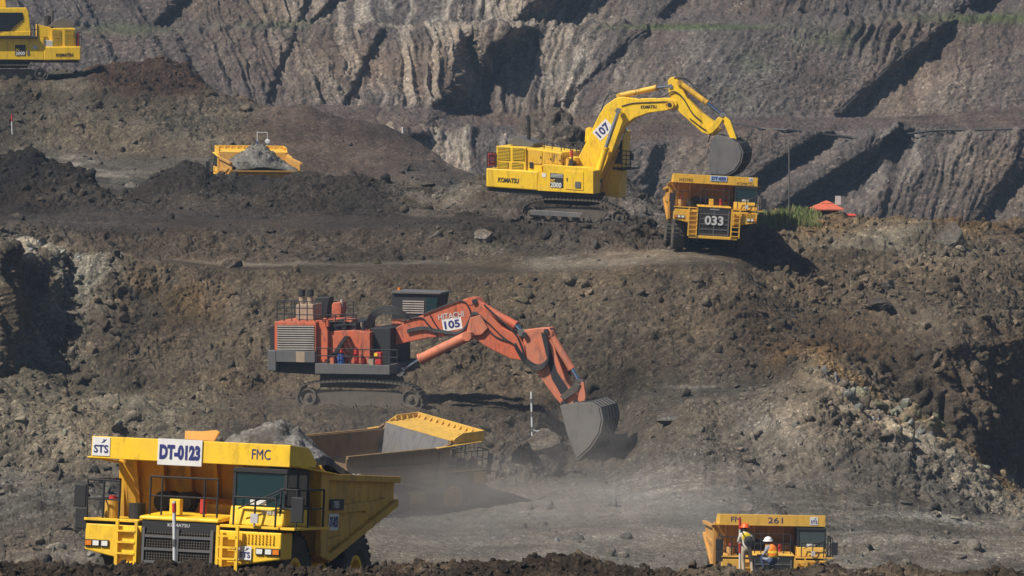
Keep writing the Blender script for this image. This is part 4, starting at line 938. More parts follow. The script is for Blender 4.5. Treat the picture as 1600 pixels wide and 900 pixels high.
# bucket: open mouth turned down and to the left, side plate and curved back
bucket(T5, [(1240,540),(1310,528),(1360,525),(1390,545),(1399,590),(1388,640),(1352,695),(1304,738),(1268,650)],
       [(1240,540),(1310,528),(1360,525),(1392,545),(1401,590),(1390,640),(1354,697),(1306,740)], 1.75, e5, M_bk, ((1318,738),(1296,748)), th=.1)
for sgn, (ya, yb) in ((0, (-3.1, -2.0)), (1, (2.0, 3.1))):
    crawler(T5, [(218,480),(250,450),(400,440),(560,446),(650,462),(690,500),(688,545),(600,556),(420,552),(250,542),(212,515)], ya, yb, e5,
            [(245,472),(600,478),(640,505),(640,540),(250,536),(235,505)], (650,508,36), (250,500,34), [(300+i*60, 545) for i in range(6)])
part(T5, [(300,412),(540,416),(560,470),(300,462)], -1.9, 1.9, 'slew_ring', M_dark, e5)

for (a, b) in ((905,128),(905,245),(1100,258),(1185,245),(1300,520),(1252,525)):
    p = T5.p3(a, b, -.62); MB().cyl((p.x, -.72, p.z), (p.x, -.60, p.z), .17, n=16).build('pin', M_dark, bm5)
for i in range(4): hose(T5, [(640,238+i*4),(700,226+i*4),(755,236+i*4),(830,246+i*3),(868,225+i*3),(900,168+i*3),(950,205),(1010,262),(1065,300)], -.63 - i*.03, .035, bm5)
for i, (a, b, h_) in enumerate(((338,238,22),(352,236,34),(366,236,18),(398,236,30),(415,236,40),(452,238,26),(470,240,36))):
    p = T5.p3(a, b, -1.9); o = MB().cyl((p.x, -1.9 + (i % 3)*.4, p.z), (p.x, -1.9 + (i % 3)*.4, p.z + h_*.4/24.4), .13 + .04*(i % 2), n=12).build('filter', (M_dark, O5b, M_tan)[i % 3], e5)
# --- far yellow excavator cut by the left edge
eF, TF = machine('excavator', 'far yellow excavator cut off by the top left corner, its cab towards us', -2, 123, 447, 8, 0, 0, .25)
part(TF, [(275,292),(505,290),(505,376),(275,378)], -2.9, 2.9, 'counterweight', Y7, eF, .08); slanted_text('KOMATSU', TF, (350,344), (455,341), -2.91, .27, eF, M_black)
rh = part(TF, [(320,178),(470,176),(474,290),(320,292)], -2.7, 2.6, 'radiator_housing', Y7, eF)
for q in ((330,186,380,238),(404,184,462,236),(330,244,380,288),(404,243,462,286)): louvre(TF, *q, -2.7, 7, rh, M_dark, Y7, 0)
part(TF, [(236,152),(320,172),(320,292),(256,292),(236,240)], -2.5, 2.4, 'engine_housing', Y7, eF)
part(TF, [(262,252),(330,254),(330,292),(262,292)], -2.75, -2.5, 'pump_cover', M_silver, eF)
bd = part(TF, [(-300,235),(275,236),(275,376),(-300,370)], -2.85, 2.6, 'side_panel', Y7, eF, .05)
lb = part(TF, [(94,280),(160,280),(160,346),(94,346)], -2.87, -2.855, 'model_plate', M_black, bd, 0); slanted_text('2000', TF, (98,334), (156,333), -2.88, .3, lb, M_white); slanted_text('PC', TF, (100,310), (122,310), -2.88, .2, lb, Y7)
part(TF, [(170,318),(184,318),(184,345),(170,345)], -2.88, -2.855, 'latch', M_grey, bd, 0); part(TF, [(205,282),(232,282),(232,306),(205,306)], -2.87, -2.855, 'warning_sign', M_silver, bd, 0)
part(TF, [(-300,226),(236,228),(236,242),(-300,240)], -3.2, -1.0, 'platform', M_dark, eF)
cb = part(TF, [(-60,50),(165,48),(178,75),(192,195),(192,226),(-60,226)], -2.9, -1.0, 'cab', Y7, eF, .05)
part(TF, [(-50,78),(140,78),(148,120),(95,160),(62,195),(-50,195)], -2.94, -2.905, 'side_window', M_glass, cb, 0)
m = MB()
for j in range(9): TF.slab(m, [(-50,84+j*12),(140-max(0,j-3)*12,84+j*12),(140-max(0,j-3)*12,87+j*12),(-50,87+j*12)], -2.99, -2.945)
m.build('window_guard', M_dark, cb)
part(TF, [(18,200),(190,196),(190,224),(18,224)], -2.95, -2.905, 'door_sill', Y7, cb, .02)
trail(TF, [(194,226),(215,226),(235,228)], -2.9, 1.15, eF); trail(TF, [(-200,226),(-140,226),(-80,226)], -3.1, 1.15, eF)
part(TF, [(296,168),(350,125),(400,108),(455,140),(460,168)], -1.0, 1.4, 'exhaust_hood', M_grey, eF)
p = TF.p3(326, 130, .2); MB().cyl(p - Vector((0,0,.8)), p + Vector((0, 0, .9)), .14, n=12).build('exhaust_stack', M_mud, eF); p = TF.p3(298, 150, -.5); MB().cyl(p - Vector((0,0,.5)), p + Vector((0, 0, .7)), .3, n=14).build('air_cleaner', M_dark, eF)
p = TF.p3(492, 286, -2.3); MB().box(p.x - .25, p.x + .05, -2.6, -2.0, p.z, p.z + 1.1).build('red_tank', M_red, eF); trail(TF, [(478,290),(495,290),(508,290)], -2.8, 1.2, eF, mid=3)
part(TF, [(-200,376),(500,380),(495,392),(-200,390)], -2.6, 2.6, 'revolving_frame', M_dark, eF); part(TF, [(-160,386),(190,388),(170,425),(-150,425)], -1.7, 1.7, 'slew_ring', M_dark, eF)
part(TF, [(40,40),(20,-60),(-120,-420),(-260,-620),(-420,-640),(-430,-560),(-300,-520),(-200,-360),(-120,-60),(-90,160),(-20,200)], -.55, .55, 'boom', Y7, eF, .05)
part(TF, [(-420,-660),(-380,-600),(-520,-200),(-600,-60),(-640,-90),(-560,-300)], -.4, .4, 'arm', Y7, eF, .04)
cyl2(TF, (-130,190), (-150,-60), (-160,-300), (-1.0, 1.0), .22, Y7, eF, 'boom_cylinder')
bucket(TF, [(-600,-60),(-660,-100),(-720,-60),(-730,40),(-660,120),(-560,110)], [(-600,-60),(-660,-100),(-720,-60),(-730,40),(-660,120),(-560,110)], 1.3, eF, M_worn, ((-560,110),(-535,100)))
for (ya, yb) in ((-2.95, -2.0), (2.0, 2.95)):
    crawler(TF, [(-320,440),(-240,412),(0,408),(150,408),(230,415),(290,450),(285,490),(200,505),(-100,505),(-260,500),(-325,475)], ya, yb, eF,
            [(-290,430),(200,432),(250,455),(220,495),(-280,490)], (250,462,34), (-290,456,34), [(-220+i*80, 495) for i in range(6)])
# ---------------------------------------------------------------- ground look-up (u, k+t) -> surface
Ucol = U
def onto(u, y, D):
    """first ground point behind depth D0 in the vertical plane of column u nearest depth D"""
    j = int(np.argmin(np.abs(Ucol - u))); col = V[:, j]; dd = col[:, 1] * CT - col[:, 2] * ST
    i = int(np.argmin(np.abs(dd - D))); return Vector(col[i])

# ---------------------------------------------------------------- marker poles
def pole(u, y0, y1, D, r, label, mat, bands=(), lean=0, cat='marker pole', name='marker_pole'):
    a = P(u, y1, D); b = P(u + lean, y0, D); d = b - a; t = empty(name, a); tag(t, label, cat)
    MB().cyl((0, 0, -.3), d, r, n=10).build('shaft', mat, t)
    for (f0, f1, m_) in bands: MB().cyl(d * f0, d * f1, r * 1.18, n=10).build('painted_band', m_, t)
    return t
M_pole = paint('weathered_white', (.6, .62, .64), dust=.2, grime=.2)
pole(273, 783, 893, 126.5, .045, 'white marker pole with red tip standing in front of the near truck grille', M_pole, ((.84, .97, M_red), (.36, .46, M_grey)), -1)
t = pole(832, 612, 690, 318, .06, 'thin white survey pole with rope standing on a rock in front of the orange bucket', M_pole, ((.2, .3, M_grey), (.5, .6, M_grey), (.78, .86, M_grey)), -2)
m = MB(); L = [Vector((.05 + i * .12, -.1, .75 - .08 * math.sin(i * .9) - .01 * i)) for i in range(9)]; m.tube(L, .045, 6); m.build('rope', M_pole, t)
pole(629, 198, 226, 440, .07, 'white pole on the crest of the dark smooth slope', M_pole, ((.0, .2, M_blue),))
pole(19, 178, 204, 404, .05, 'small red tipped stake on the earth stump at the left edge', M_pole, ((.55, 1, M_red),), -1)
pole(1284, 516, 537, 343, .07, 'short yellow stake on the ochre ledge', Y7)
pole(1233, 226, 330, 372, .05, 'tall thin grey pole rising from the grass near the red roof', M_grey, cat='pole', name='pole')
t = pole(402, 206, 232, 424, .035, 'white and blue frame of two posts behind the half hidden truck', M_pole, ((.0, .45, M_blue),), cat='frame', name='target_stand')
MB().cyl((.8, 0, -.3), (.85, 0, 1.3), .035, n=8).build('shaft', M_pole, t); MB().cyl((0, 0, 1.34), (.85, 0, 1.32), .03, n=8).build('crossbar', M_pole, t); MB().lathe([(.2, -.05), (.2, .05), (.01, .08), (.01, -.08)], (.85, 0, .6), 'y', 14).build('reflector', M_white, t)

# ---------------------------------------------------------------- hut with red roof beyond the crest
hp = P(1291, 344, 377); hut = empty('hut', hp); tag(hut, 'small dark hut with a red hipped roof beyond the grassy crest', 'hut')
M_roof = paint('red_roof', (.55, .10, .045), dust=.25, grime=.3, rough=.7)
w_ = MB().box(-.85, .85, -.8, 1.6, -.5, .85).build('wall', M_dark, hut)
MB().box(-.75, -.35, -.83, -.79, .0, .7).build('door', M_roof, w_)
m = MB(); m.hexa([(-1.15, -1.2, .78), (1.25, -1.2, .78), (1.25, 2.0, .78), (-1.15, 2.0, .78), (-1.15, -1.2, .86), (1.25, -1.2, .86), (1.25, 2.0, .86), (-1.15, 2.0, .86)])
m.hexa([(-1.12, -1.15, .861), (1.22, -1.15, .861), (1.22, 1.95, .861), (-1.12, 1.95, .861), (-.35, .0, 1.25), (.45, .0, 1.25), (.45, .8, 1.25), (-.35, .8, 1.25)])
m.hexa([(-.38, -.1, 1.255), (.48, -.1, 1.255), (.48, .9, 1.255), (-.38, .9, 1.255), (-.02, .3, 1.42), (.1, .3, 1.42), (.1, .5, 1.42), (-.02, .5, 1.42)])
m.build('roof', M_roof, hut)
sg = empty('sign_board', P(1309, 344, 379)); tag(sg, 'pale square board on a post above the red roofed hut', 'sign')
MB().cyl((0, 0, -.5), (0, 0, 1.3), .04, n=8).build('post', M_pole, sg); MB().box(-.2, .22, -.08, -.03, 1.15, 1.8).build('board', M_silver, sg)
rb = empty('red_trailer', P(1325, 345, 377)); tag(rb, 'low bright red trailer body beside the hut', 'trailer')
M_rr = paint('bright_red_paint', (.62, .05, .02), dust=.15)
MB().box(-.5, .55, -.8, .8, -.1, .42).build('body', M_rr, rb, .05); MB().hexa([(-.52, -.85, .421), (.57, -.85, .421), (.57, .85, .421), (-.52, .85, .421), (-.5, -.5, .52), (.5, -.5, .50), (.5, .5, .50), (-.5, .5, .52)]).build('cover', M_rr, rb)
MB().lathe([(.2, -.1), (.2, .1), (.01, .1), (.01, -.1)], (0, -.8, -.1), 'y', 16).build('wheel', M_rubber, rb)

# ---------------------------------------------------------------- the two workers
def simple_skin(name, c): return simple(name, c, .8)
M_skin = simple_skin('skin', (.22, .12, .075)); M_hair = simple_skin('black_hair', (.01, .01, .01))
M_khaki = simple_skin('khaki_cloth', (.42, .36, .27)); M_jean = simple_skin('denim', (.035, .055, .11)); M_shirt = simple_skin('pale_shirt', (.55, .53, .47)); M_gsh = simple_skin('grey_blue_shirt', (.25, .28, .33))
M_boot = simple_skin('boot_leather', (.05, .04, .035)); M_orv = simple_skin('orange_vest', (.80, .20, .015)); M_yv = simple_skin('yellow_stripe', (.80, .66, .04)); M_ohel = simple('orange_helmet', (.80, .12, .02), .3); M_whel = simple('white_helmet', (.80, .80, .78), .3); M_bag = simple_skin('black_pack', (.015, .016, .02)); M_yel = simple_skin('yellow_vest', (.75, .55, .02))
def skinmesh(verts, edges, rad, name, mats, assign, parent, lev=2):
    me = bpy.data.meshes.new(name); me.from_pydata(verts, edges, []); o = bpy.data.objects.new(name, me); COL.objects.link(o)
    sk = o.modifiers.new('skin', 'SKIN'); sk.use_smooth_shade = True
    for i, r in enumerate(rad): me.skin_vertices[0].data[i].radius = (r if isinstance(r, tuple) else (r, r))
    me.skin_vertices[0].data[0].use_root = True
    s_ = o.modifiers.new('sub', 'SUBSURF'); s_.levels = s_.render_levels = lev
    dg = bpy.context.evaluated_depsgraph_get(); m2 = bpy.data.meshes.new_from_object(o.evaluated_get(dg)); bpy.data.objects.remove(o)
    for mt in mats: m2.materials.append(mt)
    if assign:
        for p_ in m2.polygons: p_.material_index = assign(p_.center)
    o = bpy.data.objects.new(name, m2); COL.objects.link(o); o.parent = parent; m2.name = name; return o
PS = 1.14
def person(name, label, loc, yaw, J, mats, assign, rad=None):
    t = empty(name, loc, Matrix.Rotation(R(yaw), 3, 'Z') @ Matrix.Scale(PS, 3)); tag(t, label, 'person')
    order = ['pelvis', 'waist', 'chest', 'neck', 'head', 'crown', 'lsh', 'lel', 'lwr', 'rsh', 'rel', 'rwr', 'lhip', 'lkn', 'lan', 'lto', 'rhip', 'rkn', 'ran', 'rto']
    E = [(0,1),(1,2),(2,3),(3,4),(4,5),(2,6),(6,7),(7,8),(2,9),(9,10),(10,11),(0,12),(12,13),(13,14),(14,15),(0,16),(16,17),(17,18),(18,19)]
    Rr = [(.15,.12),(.135,.10),(.165,.115),.058,.095,.075,.075,.05,.036,.075,.05,.036,.105,.068,.048,.042,.105,.068,.048,.042]
    vs = [Vector(J[k]) for k in order]; rad_ = list(Rr)
    for w_, e in ((8, 7), (11, 10)):      # palm and five fingers grow out of each wrist
        d = (vs[w_] - vs[e]).normalized(); s_ = d.orthogonal().normalized(); pal = len(vs)
        vs.append(vs[w_] + d * .07); rad_.append((.036, .018)); E.append((w_, pal))
        for j, ln in enumerate((.075, .085, .08, .062)):
            b = len(vs); vs.append(vs[pal] + d * .03 + s_ * (j - 1.5) * .02); vs.append(vs[b] + d * ln * .6 + d.cross(s_) * .015); vs.append(vs[b + 1] + d * ln * .3 + d.cross(s_) * .035)
            rad_ += [.010, .009, .008]; E += [(pal, b), (b, b + 1), (b + 1, b + 2)]
        b = len(vs); vs.append(vs[w_] + d * .03 + s_ * .045); vs.append(vs[b] + d * .045 + s_ * .02); rad_ += [.012, .010]; E += [(w_, b), (b, b + 1)]
    body = skinmesh(vs, E, rad_, 'body', mats, assign(J), t)
    return t, body
def helmet(parent, c, mat, tilt=0):
    r = .148; prof = []
    m = MB(); pr = [(r*math.cos(a), r*1.0*math.sin(a)) for a in np.linspace(0, math.pi/2 - .02, 8)] + [(.001, r)]
    pr = [(r*1.22, -.012), (r*1.22, .0)] + [(r, .01)] + pr[1:] + [(.001, .0)]
    o = m.lathe(pr, (0, 0, 0), 'z', 24).build('helmet', mat, parent, smooth=True); o.location = c; o.rotation_euler = (tilt, 0, 0); o.scale = (1, 1.12, 1)
    return o
near = lambda c, J, ks: min((c - Vector(J[k])).length for k in ks)
# standing worker: back to the camera, arms forward on the levelling staff
J1 = dict(pelvis=(0,0,.98), waist=(0,.02,1.14), chest=(-.01,.02,1.36), neck=(-.02,.06,1.53), head=(-.03,.10,1.64), crown=(-.03,.10,1.72),
          lsh=(-.20,.03,1.42), lel=(-.27,.10,1.16), lwr=(-.20,.34,1.22), rsh=(.18,.03,1.42), rel=(.25,.14,1.18), rwr=(-.02,.36,1.30),
          lhip=(-.10,0,.93), lkn=(-.10,.05,.50), lan=(-.09,-.02,.09), lto=(-.10,.16,.04), rhip=(.10,0,.93), rkn=(.19,.10,.50), ran=(.22,-.02,.09), rto=(.26,.15,.04))
def as1(J):
    def f(c):
        if c.z > 1.55 or near(c, J, ('lwr', 'rwr')) < .12: return 0
        if c.z < .16: return 3
        return 2 if c.z < 1.0 else 1
    return f
gp_ = P(1166, 899, 204.5)
p1, b1 = person('person', 'standing worker in orange helmet and khaki trousers, wearing a black backpack', gp_, 8, J1, (M_skin, M_shirt, M_khaki, M_boot), as1)
helmet(p1, (-.03, .10, 1.70), M_ohel); 
skinmesh([Vector((0,.02,1.02)), Vector((0,.03,1.2)), Vector((-.01,.03,1.4)), Vector((-.17,.03,1.45)), Vector((.15,.03,1.45))], [(0,1),(1,2),(2,3),(2,4)], [(.155,.125),(.15,.115),(.18,.13),(.095,.095),(.095,.095)], 'vest', (M_yel,), None, p1)
skinmesh([Vector((-.03,.07,1.60)), Vector((-.03,.08,1.68))], [(0,1)], [(.085,.09),(.10,.105)], 'hair', (M_hair,), None, p1)
bp = empty('backpack', gp_, Matrix.Rotation(R(8), 3, 'Z') @ Matrix.Scale(PS, 3)); tag(bp, 'black backpack on the back of the standing worker', 'backpack')
o = skinmesh([Vector((.05,-.22,1.04)), Vector((.04,-.23,1.22)), Vector((.02,-.21,1.42))], [(0,1),(1,2)], [(.19,.13),(.20,.14),(.15,.10)], 'bag', (M_bag,), None, bp)
MB().box(-.09, .17, -.40, -.35, 1.06, 1.28).build('pocket', M_bag, o, .03)
for sx in (-.14, .15): MB().tube([(sx, -.12, 1.46), (sx, .02, 1.53), (sx, .14, 1.44), (sx*1.1, .13, 1.2), (sx*1.1, -.1, 1.05)], .022).build('strap', M_bag, bp)
st_ = empty('survey_staff', P(1156, 899, 205.1)); tag(st_, 'red topped survey staff held upright by the standing worker', 'survey staff')
MB().cyl((0,0,-.1), (0,0,2.28), .045, n=12).build('shaft', M_pole, st_); MB().cyl((0,0,1.86), (0,0,2.29), .055, n=12).build('red_section', M_red, st_); MB().cyl((0,0,.9), (0,0,1.3), .052, n=12).build('red_section', M_red, st_)
# squatting worker: facing left, back three quarters to the camera
J2 = dict(pelvis=(.17,-.05,.32), waist=(.15,-.02,.50), chest=(.05,.0,.74), neck=(-.05,.0,.90), head=(-.12,.02,.99), crown=(-.13,.02,1.07),
          lsh=(.02,-.19,.80), lel=(-.10,-.26,.56), lwr=(-.34,-.16,.52), rsh=(.04,.19,.80), rel=(-.14,.24,.56), rwr=(-.36,.06,.50),
          lhip=(.12,-.14,.30), lkn=(-.30,-.22,.50), lan=(-.12,-.20,.09), lto=(-.32,-.22,.04), rhip=(.14,.10,.28), rkn=(-.36,.16,.42), ran=(-.02,.16,.10), rto=(-.22,.18,.04))
def as2(J):
    def f(c):
        if near(c, J, ('head', 'crown', 'neck')) < .14 or near(c, J, ('lwr', 'rwr')) < .13: return 0
        if c.z < .13: return 3
        if near(c, J, ('lhip', 'rhip', 'lkn', 'rkn', 'pelvis')) < .17 or c.z < .4: return 2
        return 1
    return f
g2_ = P(1204, 891, 204.3)
p2, b2 = person('person', 'squatting worker in white helmet, orange vest and blue jeans', g2_, -42, J2, (M_skin, M_gsh, M_jean, M_boot), as2)
helmet(p2, (-.13, .02, 1.03), M_whel)
v2 = skinmesh([Vector((.17,-.03,.42)), Vector((.14,-.01,.56)), Vector((.06,.0,.74)), Vector((.03,-.15,.83)), Vector((.05,.15,.83))], [(0,1),(1,2),(2,3),(2,4)], [(.19,.19),(.19,.19),(.205,.21),(.12,.12),(.12,.12)], 'vest', (M_orv, M_yv), lambda c: 1 if (.47 < c.z < .53 or .63 < c.z < .69) else 0, p2)
skinmesh([Vector((-.08,.02,.95)), Vector((-.09,.02,1.02))], [(0,1)], [(.09,.09),(.10,.10)], 'hair', (M_hair,), None, p2)

# ---------------------------------------------------------------- pipe across the far bench
def on_wall(u_, y_):
    j = np.unravel_index(np.argmin((Uq - u_) ** 2 + (Yq - y_) ** 2), Uq.shape); return Vector(W[j]) + Vector((0, -.3, .15))
m = MB(); L = [on_wall(u_, y_) for u_, y_ in ((1150,196),(1190,203),(1230,206),(1280,212),(1330,217),(1375,221),(1400,214),(1460,206),(1600,203),(1800,203))]
tag(m.tube(L, .16, 8).build('pipe', M_black), 'long black pipe laid along the far bench', 'pipe')
for (pts, lb) in (([(1395,238),(1370,258),(1330,290),(1290,316)], 'pale pipe down the dark gully above the red roof'), ([(1474,36),(1440,62),(1400,98),(1350,142),(1318,170)], 'pale pipe down the upper dark gully at the right')):
    tag(MB().tube([on_wall(*q_) for q_ in pts], .05, 6).build('pipe', M_grey), lb, 'pipe')

# ---------------------------------------------------------------- boulders
def ico(rng, sub, n_amp=.25, sq=(1, 1, 1)):
    import bmesh
    bm = bmesh.new(); bmesh.ops.create_icosphere(bm, subdivisions=sub, radius=1)
    v = np.array([x.co[:] for x in bm.verts]); f = np.array([[y.index for y in x.verts] for x in bm.faces]); bm.free()
    s0 = rng.random() * 100
    # chop with random planes for flat faces
    for _ in range(9):
        n = rng.normal(size=3); n /= np.linalg.norm(n); h = .28 + .5 * rng.random(); dd = v @ n
        v = v - np.where(dd > h, dd - h, 0)[:, None] * n
    v = v * (1 + n_amp * .5 * gnoise(v + s0, 1.7, 3))[:, None]
    return v * np.array(sq), f
rng = np.random.default_rng(7)
def boulder(u, D, r, sq, label, col, sub=4):
    v, f = ico(rng, sub, .3, sq); v = v + .10 * (np.abs(gnoise(v + u, 3, 5)) - .2)[:, None] * v + .05 * gnoise(v + u, 9, 6)[:, None] * v
    p = onto(u, 0, D); me = bpy.data.meshes.new('boulder'); me.from_pydata([tuple(x * r) for x in v], [], [tuple(x) for x in f])
    a = me.color_attributes.new('tint', 'FLOAT_COLOR', 'POINT'); c_ = np.ones((len(v), 4)); c_[:, :3] = col; a.data.foreach_set('color', c_.reshape(-1))
    o = link('boulder', me, M_rub); o.location = p + Vector((0, 0, r * sq[2] * .35)); tag(o, label, 'boulder'); return o
boulder(840, 318, 1.5, (1.1, .9, .75), 'large split boulder under the thin survey pole', (.13, .11, .09))
boulder(812, 317, 1.1, (.9, 1, .9), 'tilted brown slab left of the thin survey pole', (.10, .085, .065))
boulder(868, 318, 1.2, (1, .8, 1), 'upright grey block between the survey pole and the orange bucket', (.12, .105, .09))
boulder(755, 360, .9, (1, .8, .7), 'pale boulder on the bank left of truck 033', (.16, .14, .12))
boulder(1045, 322, .8, (1.2, 1, .6), 'flat grey boulder right of the orange bucket', (.11, .10, .09))
boulder(1478, 362, 1.5, (1, 1, .8), 'big dark boulder on the crest at the right', (.09, .08, .065))
boulder(1370, 346, .9, (1.3, 1, .7), 'dark boulder on the ledge right of the yellow stake', (.06, .05, .042))
boulder(365, 350, .7, (1.2, 1, .8), 'brown boulder beside the pale haul road', (.09, .07, .055))
boulder(1385, 352, .8, (1.1, 1, .7), 'grey boulder above the ochre ledge', (.10, .09, .075))

# ---------------------------------------------------------------- loose rubble: nobody could count it
def rubble(name, label, n, wfun, rmin, rmax, pw, seed, sub=1, lift=.25, tintk=1.):
    rng = np.random.default_rng(seed)
    W8 = wfun().astype(float); W8[:, :30] = 0; W8[:, -30:] = 0
    area = np.linalg.norm(np.cross(np.gradient(V, axis=1), np.gradient(V, axis=0)), axis=-1)
    pr = (W8 * area).ravel(); pr = np.clip(pr, 0, None); pr /= pr.sum()
    idx = rng.choice(len(pr), n, p=pr); pos = V.reshape(-1, 3)[idx]; tin = T0.reshape(-1, 3)[idx]; nn_ = GN2.reshape(-1, 3)[idx]
    r = rmin * (rmax / rmin) ** (rng.random(n) ** pw)
    tm = [ico(rng, sub, .35) for _ in range(10)]; nv, nf = len(tm[0][0]), len(tm[0][1])
    Tv = np.array([a for a, _ in tm])[rng.integers(0, 10, n)]
    q = rng.normal(size=(n, 4)); q /= np.linalg.norm(q, axis=1, keepdims=True); w_, x, y, z = q.T
    Rm = np.stack([1-2*(y*y+z*z), 2*(x*y-z*w_), 2*(x*z+y*w_), 2*(x*y+z*w_), 1-2*(x*x+z*z), 2*(y*z-x*w_), 2*(x*z-y*w_), 2*(y*z+x*w_), 1-2*(x*x+y*y)], -1).reshape(n, 3, 3)
    Tv = Tv * (.35 + .95 * rng.random((n, 1, 3))) * r[:, None, None]; Tv = np.einsum('nij,nkj->nki', Rm, Tv)
    Tv += (pos + nn_ * (r * lift)[:, None])[:, None, :]
    F0 = tm[0][1]; Fv = (F0[None] + (np.arange(n) * nv)[:, None, None]).reshape(-1)
    me = bpy.data.meshes.new(name); me.vertices.add(n * nv); me.vertices.foreach_set('co', Tv.reshape(-1).astype(np.float32))
    me.loops.add(len(Fv)); me.loops.foreach_set('vertex_index', Fv.astype(np.int32)); me.polygons.add(n * nf)
    me.polygons.foreach_set('loop_start', np.arange(n * nf, dtype=np.int32) * 3); me.polygons.foreach_set('loop_total', np.full(n * nf, 3, dtype=np.int32)); me.update(calc_edges=True)
    a = me.color_attributes.new('tint', 'FLOAT_COLOR', 'POINT'); c_ = np.ones((n, nv, 4), np.float32)
    k_ = tintk * (.7 + .9 * rng.random((n, 1)) ** 2); c_[..., :3] = (np.minimum(tin, .15) * k_ + .012 * rng.random((n, 1)))[:, None, :]; a.data.foreach_set('color', c_.reshape(-1))
    o = link(name, me, M_rub); tag(o, label, 'rubble', kind='stuff'); return o
T0 = TG; GN2 = normals(smooth(smooth(V, 5, 0), 5, 1))
clump = sstep(.05, .5, gnoise(V, .13, 71) + .25) + .15
rb_ = np.clip(RG, 0, 1.5) ** 1.5
rubble('rubble', 'loose stones and clods strewn over the pit slopes', 30000, lambda: (KG > 9.8) * (KG < 25) * clump * (.05 + rb_) * (1 + 1.2 * sstep(1100, 1300, UG) + .8 * (1 - sstep(120, 260, UG))), .06, .62, 3.6, 11, 2, .05)
rubble('gravel', 'small stones scattered over haul roads and pads', 9000, lambda: (KG > 9.8) * (KG < 25) * (.35 + .3 * clump), .04, .13, 1.2, 12, 1, .0)
rubble('clods', 'dark brown earth clods along the near mound', 16000, lambda: (KG > 1.6) * (KG < 4.05) * (.25 + clump), .02, .19, 2.6, 13, 2, -.05)

# ---------------------------------------------------------------- grass on the crest and weeds
def grass(name, label, n, box, hgt, seed):
    rng = np.random.default_rng(seed); u0, u1, D0, D1 = box; vs = []; fs = []
    for i in range(n):
        u_ = u0 + (u1 - u0) * rng.random(); D_ = D0 + (D1 - D0) * rng.random(); p = onto(u_, 0, D_); p.x += rng.normal() * .2; p.y += rng.normal() * .3
        h = hgt * (.4 + .9 * rng.random()) * (1 - .5 * ((u_ - (u0 + u1) / 2) / (u1 - u0) * 2) ** 2); a = rng.random() * 6.28; w_ = .035; d = Vector((math.cos(a), math.sin(a), 0)); ln = Vector((rng.normal() * .25, rng.normal() * .25, 0)) * h
        b = len(vs); vs += [p - d*w_ - Vector((0,0,.1)), p + d*w_ - Vector((0,0,.1)), p + d*w_*.7 + ln*.4 + Vector((0,0,h*.6)), p - d*w_*.7 + ln*.4 + Vector((0,0,h*.6)), p + ln + Vector((0,0,h))]; fs += [(b, b+1, b+2, b+3), (b+3, b+2, b+4)]
    me = bpy.data.meshes.new(name); me.from_pydata([tuple(v) for v in vs], [], fs); o = link(name, me, M_grass); tag(o, label, 'grass', kind='stuff')
m, nt_, b_ = newmat('grass_blades'); n_ = noise_node(nt_, .8, 3); rr_ = ramp(nt_, n_.outputs[0], [(.35, (.07, .10, .02)), (.5, (.13, .16, .04)), (.7, (.26, .22, .10))]); nt_.links.new(rr_.outputs[0], b_.inputs['Base Color']); b_.inputs['Roughness'].default_value = .8; M_grass = m
grass('grass', 'green grass growing on the crest right of truck 033', 5000, (1168, 1278, 366, 376), .62, 3)

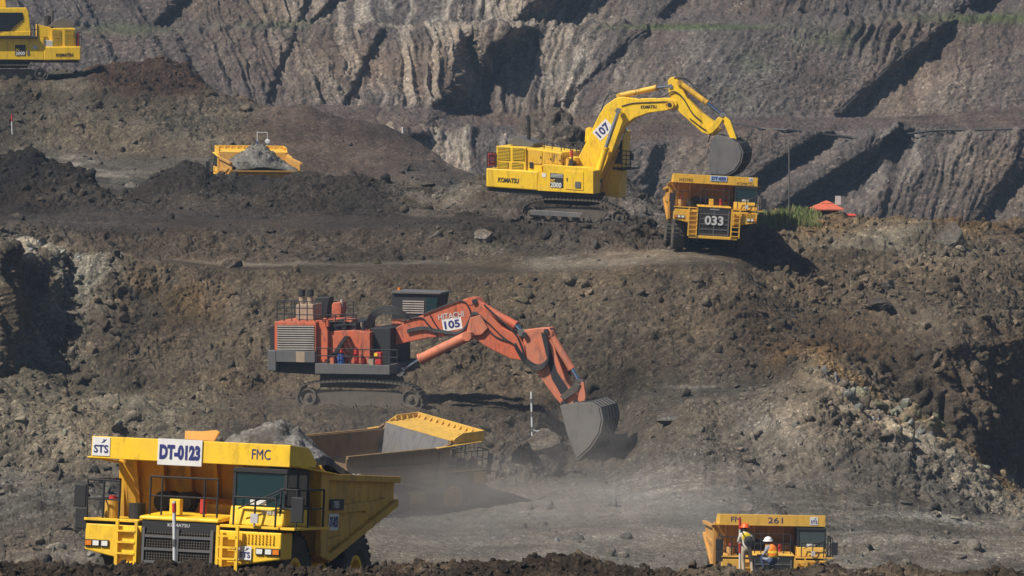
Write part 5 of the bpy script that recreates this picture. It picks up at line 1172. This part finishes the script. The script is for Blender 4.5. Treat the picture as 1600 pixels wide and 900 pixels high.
# ---------------------------------------------------------------- dust behind the driving truck, haze over the pit
def dustcloud(name, label, c, sx, sy, sz, dens, seed):
    import bmesh
    bm = bmesh.new(); bmesh.ops.create_icosphere(bm, subdivisions=4, radius=1); me = bpy.data.meshes.new(name); bm.to_mesh(me); bm.free()
    m = bpy.data.materials.new(name); m.use_nodes = True; nt = m.node_tree; nt.nodes.clear()
    out = N(nt, 'ShaderNodeOutputMaterial'); pv = N(nt, 'ShaderNodeVolumePrincipled'); pv.inputs['Color'].default_value = (.62, .57, .53, 1); pv.inputs['Anisotropy'].default_value = .1
    tc = N(nt, 'ShaderNodeTexCoord'); ln = N(nt, 'ShaderNodeVectorMath', operation='LENGTH'); nt.links.new(tc.outputs['Object'], ln.inputs[0])
    fo = N(nt, 'ShaderNodeMapRange'); fo.interpolation_type = 'SMOOTHSTEP'; nt.links.new(ln.outputs['Value'], fo.inputs[0]); fo.inputs[1].default_value = 1; fo.inputs[2].default_value = .25; fo.inputs[3].default_value = 0; fo.inputs[4].default_value = 1
    no = N(nt, 'ShaderNodeTexNoise'); no.inputs['Scale'].default_value = 3.0; no.inputs['Detail'].default_value = 4; nt.links.new(tc.outputs['Object'], no.inputs['Vector'])
    nr = N(nt, 'ShaderNodeMapRange'); nt.links.new(no.outputs[0], nr.inputs[0]); nr.inputs[1].default_value = .38; nr.inputs[2].default_value = .68; nr.inputs[3].default_value = .15; nr.inputs[4].default_value = 1.6
    mu = N(nt, 'ShaderNodeMath', operation='MULTIPLY'); nt.links.new(fo.outputs[0], mu.inputs[0]); nt.links.new(nr.outputs[0], mu.inputs[1])
    m2 = N(nt, 'ShaderNodeMath', operation='MULTIPLY'); nt.links.new(mu.outputs[0], m2.inputs[0]); m2.inputs[1].default_value = dens
    nt.links.new(m2.outputs[0], pv.inputs['Density']); nt.links.new(pv.outputs[0], out.inputs['Volume'])
    o = link(name, me, m); o.location = c; o.scale = (sx, sy, sz); tag(o, label, 'dust', kind='stuff'); return o
dustcloud('dust_cloud', 'grey dust raised round the wheels of the truck driving away', P(650, 770, 306), 9.5, 6, 3.2, .13, 1)
dustcloud('dust_cloud', 'thin grey dust drifting over the pit floor behind the near truck', P(840, 800, 296), 19, 10, 4.6, .085, 2)
dustcloud('dust_cloud', 'faint dust drifting below the orange excavator', P(560, 690, 312), 14, 6, 5, .03, 3)
dustcloud('dust_cloud', 'light dust hanging round the digging bucket', P(900, 690, 316), 6, 4, 3, .08, 4)
hz = MB().box(-420, 420, -30, 720, -89.5, 34).build('haze', None); tag(hz, 'thin blue haze over the whole pit', 'haze', kind='stuff')
m = bpy.data.materials.new('haze'); m.use_nodes = True; m.node_tree.nodes.clear(); out = m.node_tree.nodes.new('ShaderNodeOutputMaterial'); pv = m.node_tree.nodes.new('ShaderNodeVolumePrincipled')
pv.inputs['Color'].default_value = (.50, .70, 1.0, 1); pv.inputs['Density'].default_value = .00013; pv.inputs['Anisotropy'].default_value = .0
m.node_tree.links.new(pv.outputs[0], out.inputs['Volume']); hz.data.materials.append(m)
